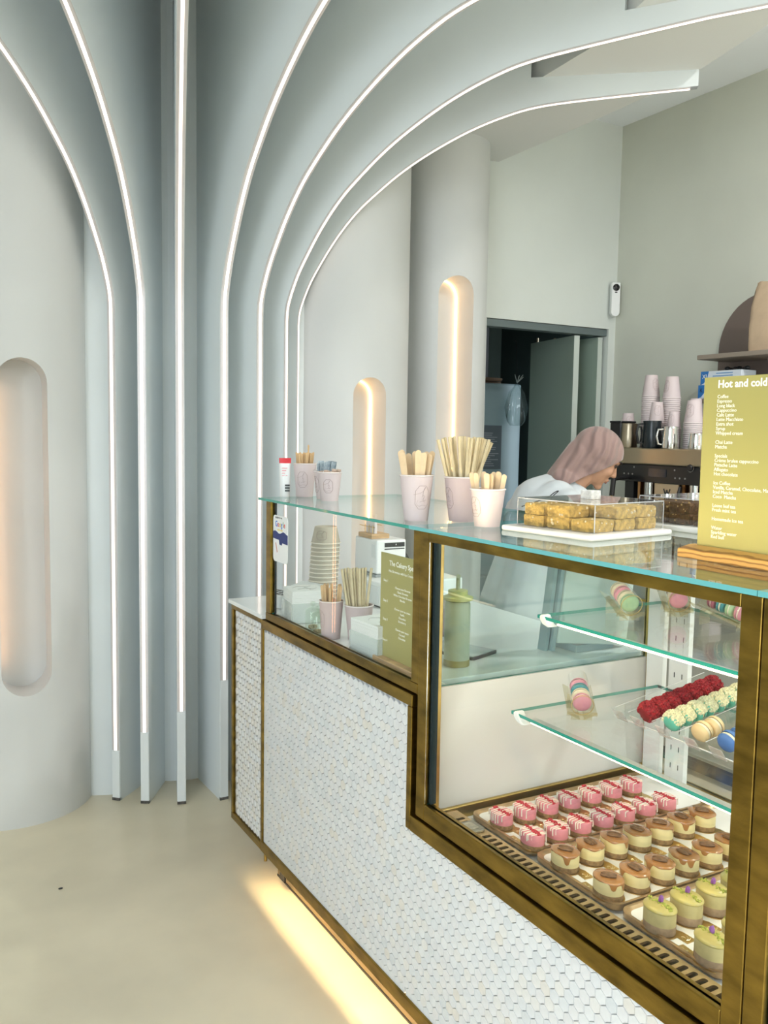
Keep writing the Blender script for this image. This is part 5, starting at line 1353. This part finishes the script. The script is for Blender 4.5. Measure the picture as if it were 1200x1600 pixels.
cb = MB().tube(catmull([(2.96, 4.20, 2.12), (3.0, 4.35, 2.17), (3.06, 4.6, 2.26), (3.1, 4.9, 2.40), (3.1, 5.0, 2.615)], 6), 0.005, 6).build('white_cable', WHITE, None, smooth=50)
tag(cb, 'white cable looping down in the top corner of the dark doorway', 'cable')
sp = MB().sphere((0, 0, 0.002), 0.006, 1.3, 0.8, 0.4, 10, 6).build('floor_crumb', BLACK, None, smooth=60); sp.location = (0.49, 3.03, 0.0)
tag(sp, 'tiny black speck lying on the bare floor at the left', 'debris')

# ------------------------------------------------------------------ the person bending towards the coffee machine
def cap(m, p, q, r0, r1, n=14):
    p, q = Vector(p), Vector(q)
    pts = []; rs = []
    d = (q-p); L = d.length; d.normalize()
    for k in range(5): a = PI/2*(1-k/4); pts.append(p-d*r0*math.sin(a)); rs.append(max(0.0005, r0*math.cos(a)))
    for k in range(5): a = PI/2*k/4; pts.append(q+d*r1*math.sin(a)); rs.append(max(0.0005, r1*math.cos(a)))
    m.tube(pts, r0, n, rs=rs)
def ell(m, c, rx, ry, rz_, M=None):
    m.sphere(c, 1.0, rx, ry, rz_, 24, 16, M=M)
def blob(name, m, mt, parent, voxel, smooth=8, cut=None, fac=0.5):
    me0 = m.mesh(name); me0.materials.append(mt)
    o = obj(name, me0)
    rm = o.modifiers.new('r', 'REMESH'); rm.mode = 'VOXEL'; rm.voxel_size = voxel; rm.use_smooth_shade = True
    sm_ = o.modifiers.new('s', 'SMOOTH'); sm_.factor = fac; sm_.iterations = smooth
    me = evaluate(o); o.modifiers.clear(); o.data = me; D.meshes.remove(me0); me.name = name
    if not me.materials: me.materials.append(mt)
    if cut:
        bm = bmesh.new(); bm.from_mesh(me)
        for (co, no) in cut: bmesh.ops.bisect_plane(bm, geom=bm.verts[:]+bm.edges[:]+bm.faces[:], plane_co=co, plane_no=no, clear_outer=True)
        bm.to_mesh(me); bm.free()
    for p in me.polygons: p.use_smooth = True
    o.parent = parent
    return o
per = thing('person', 'person in mauve headscarf and white shirt bending forward behind the counter', 'person', (2.55, 2.90, 0), RTV)
SKIN = mat('skin', (0.46, 0.25, 0.155), 0.5, var=0.06, vscale=20)
SCARF = mat('mauve_scarf', (0.27, 0.175, 0.155), 0.75, sheen=0.3)
SHIRT = mat('white_cotton', (0.52, 0.56, 0.58), 0.8, bump=0.25, bscale=9)
# folds of the scarf: soft waves
nt = SCARF.node_tree; bsd = nt.nodes['Principled BSDF']
tc = nt.nodes.new('ShaderNodeTexCoord'); mp = nt.nodes.new('ShaderNodeMapping'); mp.inputs['Rotation'].default_value = (0, math.radians(-25), 0)
wv = nt.nodes.new('ShaderNodeTexWave'); wv.bands_direction = 'X'; wv.inputs['Scale'].default_value = 7.0; wv.inputs['Distortion'].default_value = 5.0; wv.inputs['Detail Scale'].default_value = 0.8
bp = nt.nodes.new('ShaderNodeBump'); bp.inputs['Strength'].default_value = 0.75; bp.inputs['Distance'].default_value = 0.012
nt.links.new(tc.outputs['Object'], mp.inputs[0]); nt.links.new(mp.outputs[0], wv.inputs['Vector']); nt.links.new(wv.outputs['Fac'], bp.inputs['Height']); nt.links.new(bp.outputs[0], bsd.inputs['Normal'])
HC = Vector((0.117, -0.005, 1.458)); TH = math.radians(37)
hf = Vector((math.cos(TH), 0, -math.sin(TH))); hu = Vector((math.sin(TH), 0, math.cos(TH))); hs = Vector((0, 1, 0))
MH = Matrix(((hf.x, hs.x, hu.x, 0), (hf.y, hs.y, hu.y, 0), (hf.z, hs.z, hu.z, 0), (0, 0, 0, 1)))
def H(f, s, u): return HC + hf*f + hs*s + hu*u
b = MB()
ell(b, H(-0.010, 0, 0.030), 0.094, 0.074, 0.090, MH)
ell(b, H(0.030, 0, -0.010), 0.064, 0.066, 0.085, MH)
ell(b, H(0.040, 0, -0.050), 0.050, 0.050, 0.045, MH)
cap(b, H(0.078, 0, -0.082), H(0.072, 0, -0.076), 0.018, 0.020)
cap(b, H(0.084, 0, 0.028), H(0.106, 0, -0.008), 0.0085, 0.0115)
for s in (-1, 1):
    cap(b, H(0.096, s*0.010, -0.014), H(0.094, s*0.010, -0.014), 0.008, 0.008)
    cap(b, H(0.083, s*0.010, 0.042), H(0.070, s*0.045, 0.040), 0.010, 0.010)
    ell(b, H(0.058, s*0.036, -0.012), 0.030, 0.026, 0.030, MH)
cap(b, H(0.090, -0.016, -0.043), H(0.090, 0.016, -0.043), 0.0085, 0.0085)
cap(b, H(0.0, 0, -0.05), (0.00, 0, 1.33), 0.052, 0.055)
# torso leaning forward, hips, legs, arms (under the clothes)
cap(b, (-0.02, 0, 1.28), (-0.19, 0, 0.98), 0.095, 0.105)
for s in (-1, 1):
    cap(b, (-0.01, s*0.13, 1.27), (-0.02, s*0.10, 1.28), 0.055, 0.06)
    cap(b, (0.0, s*0.17, 1.25), (0.10, s*0.20, 1.03), 0.040, 0.034)
    cap(b, (0.10, s*0.20, 1.03), (0.33, s*0.15, 1.02), 0.032, 0.022)
    cap(b, (0.34, s*0.15, 1.02), (0.41, s*0.14, 1.015), 0.022, 0.026)
    for k, L in enumerate((0.060, 0.072, 0.066, 0.052)):
        yy = s*0.14+(k-1.5)*0.016; cap(b, (0.42, yy, 1.015), (0.42+L*0.6, yy, 1.012), 0.008, 0.0075, 8); cap(b, (0.42+L*0.6, yy, 1.012), (0.42+L*0.95, yy, 0.992), 0.0075, 0.006, 8)
    cap(b, (0.37, s*0.118, 1.012), (0.41, s*0.095, 1.000), 0.009, 0.008, 8); cap(b, (0.41, s*0.095, 1.000), (0.44, s*0.093, 0.995), 0.008, 0.007, 8)
    cap(b, (-0.20, s*0.09, 0.93), (-0.16, s*0.10, 0.50), 0.085, 0.055)
    cap(b, (-0.16, s*0.10, 0.50), (-0.20, s*0.10, 0.09), 0.052, 0.036)
    cap(b, (-0.21, s*0.10, 0.045), (-0.05, s*0.11, 0.035), 0.040, 0.032)
blob('body', b, SKIN, per, 0.0055, 3)
# face details
eye = MB(); brow = MB(); lash = MB(); lip = MB()
for s in (-1, 1):
    eye.sphere(H(0.0735, s*0.034, 0.024), 0.0095, 1, 1.25, 0.72, 14, 10, M=MH)
    lash.tube([H(0.086, s*0.021, 0.024), H(0.0875, s*0.030, 0.0305), H(0.083, s*0.040, 0.0295), H(0.074, s*0.048, 0.024)], 0.0022, 6)
    lash.tube([H(0.083, s*0.024, 0.018), H(0.083, s*0.036, 0.017), H(0.074, s*0.046, 0.020)], 0.0014, 6)
    brow.tube([H(0.095, s*0.013, 0.044), H(0.094, s*0.026, 0.050), H(0.086, s*0.040, 0.051), H(0.074, s*0.051, 0.045)], 0.003, 6, rs=[0.0026, 0.0032, 0.0030, 0.0015])
lip.tube([H(0.086, -0.022, -0.044), H(0.097, -0.009, -0.039), H(0.099, 0, -0.040), H(0.097, 0.009, -0.039), H(0.086, 0.022, -0.044)], 0.0045, 8, rs=[0.0015, 0.004, 0.0042, 0.004, 0.0015])
lip.tube([H(0.086, -0.020, -0.046), H(0.095, -0.008, -0.050), H(0.096, 0, -0.051), H(0.095, 0.008, -0.050), H(0.086, 0.020, -0.046)], 0.005, 8, rs=[0.0015, 0.0045, 0.005, 0.0045, 0.0015])
HAIR = mat('dark_lashes', (0.02, 0.012, 0.01), 0.6)
eye.build('eyes', mat('eye_dark', (0.10, 0.06, 0.04), 0.2), per, smooth=60); lash.build('eyelashes', HAIR, per); brow.build('eyebrows', HAIR, per, smooth=60); lip.build('lips', mat('lips', (0.36, 0.12, 0.10), 0.4), per, smooth=60)
# headscarf
h = MB()
ell(h, H(-0.014, 0, 0.032), 0.108, 0.090, 0.101, MH)
ell(h, H(0.000, 0, -0.020), 0.082, 0.082, 0.100, MH)
ell(h, H(0.028, 0, -0.075), 0.052, 0.062, 0.040, MH)
cap(h, H(-0.05, 0, -0.02), (-0.035, -0.01, 1.375), 0.078, 0.055)
cap(h, H(-0.02, 0, -0.07), (0.040, -0.02, 1.325), 0.068, 0.070)
cap(h, (-0.03, -0.05, 1.375), (0.05, -0.06, 1.315), 0.045, 0.050)
cap(h, (-0.03, 0.05, 1.375), (0.05, 0.06, 1.315), 0.045, 0.050)
p1_ = H(0.082, 0, 0.064); p2_ = H(0.000, 0, -0.085)
dirv = (p1_-p2_).normalized(); no = Vector((dirv.z, 0, -dirv.x))
if no.dot(hf) < 0: no = -no
bl = blob('headscarf', h, SCARF, per, 0.006, 6, cut=[(p2_, no)])
so = bl.modifiers.new('t', 'SOLIDIFY'); so.thickness = 0.004; so.offset = 1
# under-scarf band on the forehead
ub = MB(); ell(ub, H(-0.008, 0, 0.034), 0.104, 0.082, 0.092, MH)
u1 = H(0.088, 0, 0.072); u2 = H(0.006, 0, 0.0); dv = (u1-u2).normalized(); n2 = Vector((dv.z, 0, -dv.x)); n2 = n2 if n2.dot(hf) > 0 else -n2
blob('scarf_band', ub, mat('mauve_band', (0.24, 0.17, 0.15), 0.75), per, 0.005, 2, cut=[(H(0.088, 0, 0.066), n2)])
# shirt
s_ = MB()
cap(s_, (-0.045, 0, 1.262), (-0.115, -0.03, 1.232), 0.120, 0.132); cap(s_, (-0.115, 0, 1.225), (-0.14, 0, 1.12), 0.130, 0.132); cap(s_, (-0.13, 0, 1.12), (-0.20, 0, 0.80), 0.130, 0.165)
for s in (-1, 1):
    cap(s_, (-0.065, s*0.115, 1.265), (-0.15, s*0.11, 1.19), 0.088, 0.10); cap(s_, (-0.15, s*0.11, 1.19), (-0.17, s*0.105, 1.05), 0.10, 0.10)
    cap(s_, (-0.14, s*0.105, 1.09), (-0.20, s*0.10, 0.80), 0.100, 0.125)
    cap(s_, (-0.03, s*0.185, 1.255), (0.09, s*0.215, 1.05), 0.066, 0.056)
    cap(s_, (0.09, s*0.215, 1.05), (0.26, s*0.165, 1.03), 0.054, 0.042)
cap(s_, (0.03, -0.06, 1.27), (0.03, 0.06, 1.27), 0.06, 0.06)
blob('shirt', s_, SHIRT, per, 0.009, 10).location = (0, 0, 0.022)
# loose sleeve fold on the near side
sl_ = MB(); cap(sl_, (-0.165, -0.17, 1.285), (-0.245, -0.175, 1.10), 0.055, 0.050); cap(sl_, (-0.245, -0.175, 1.10), (-0.27, -0.16, 0.90), 0.05, 0.05)
tr_ = MB()
for s in (-1, 1):
    cap(tr_, (-0.20, s*0.09, 0.80), (-0.16, s*0.10, 0.50), 0.095, 0.075); cap(tr_, (-0.16, s*0.10, 0.50), (-0.20, s*0.10, 0.10), 0.073, 0.060)
blob('trousers', tr_, mat('black_trousers', (0.02, 0.022, 0.025), 0.8), per, 0.012, 6)
sh_ = MB()
for s in (-1, 1): cap(sh_, (-0.21, s*0.10, 0.046), (-0.04, s*0.11, 0.040), 0.046, 0.040)
blob('shoes', sh_, mat('dark_shoes', (0.03, 0.03, 0.03), 0.5), per, 0.008, 3)
# script line printed on the back
ln = MB()
def BK(u, v): return Vector((-0.150+u*0.075, -0.226+0.012*abs(u), 1.295+v*0.06))
for pts in ([(-1.0, -0.45), (-0.4, -0.15), (0.3, 0.15), (0.75, 0.55), (0.95, 0.62), (0.6, 0.2), (0.35, -0.5)], [(0.62, 0.0), (0.72, -0.25), (0.62, -0.5)]):
    ln.tube([BK(*p) for p in catmull(pts, 5)], 0.0022, 5)
ln.build('back_script', mat('script_black', (0.03, 0.03, 0.035), 0.6), per)
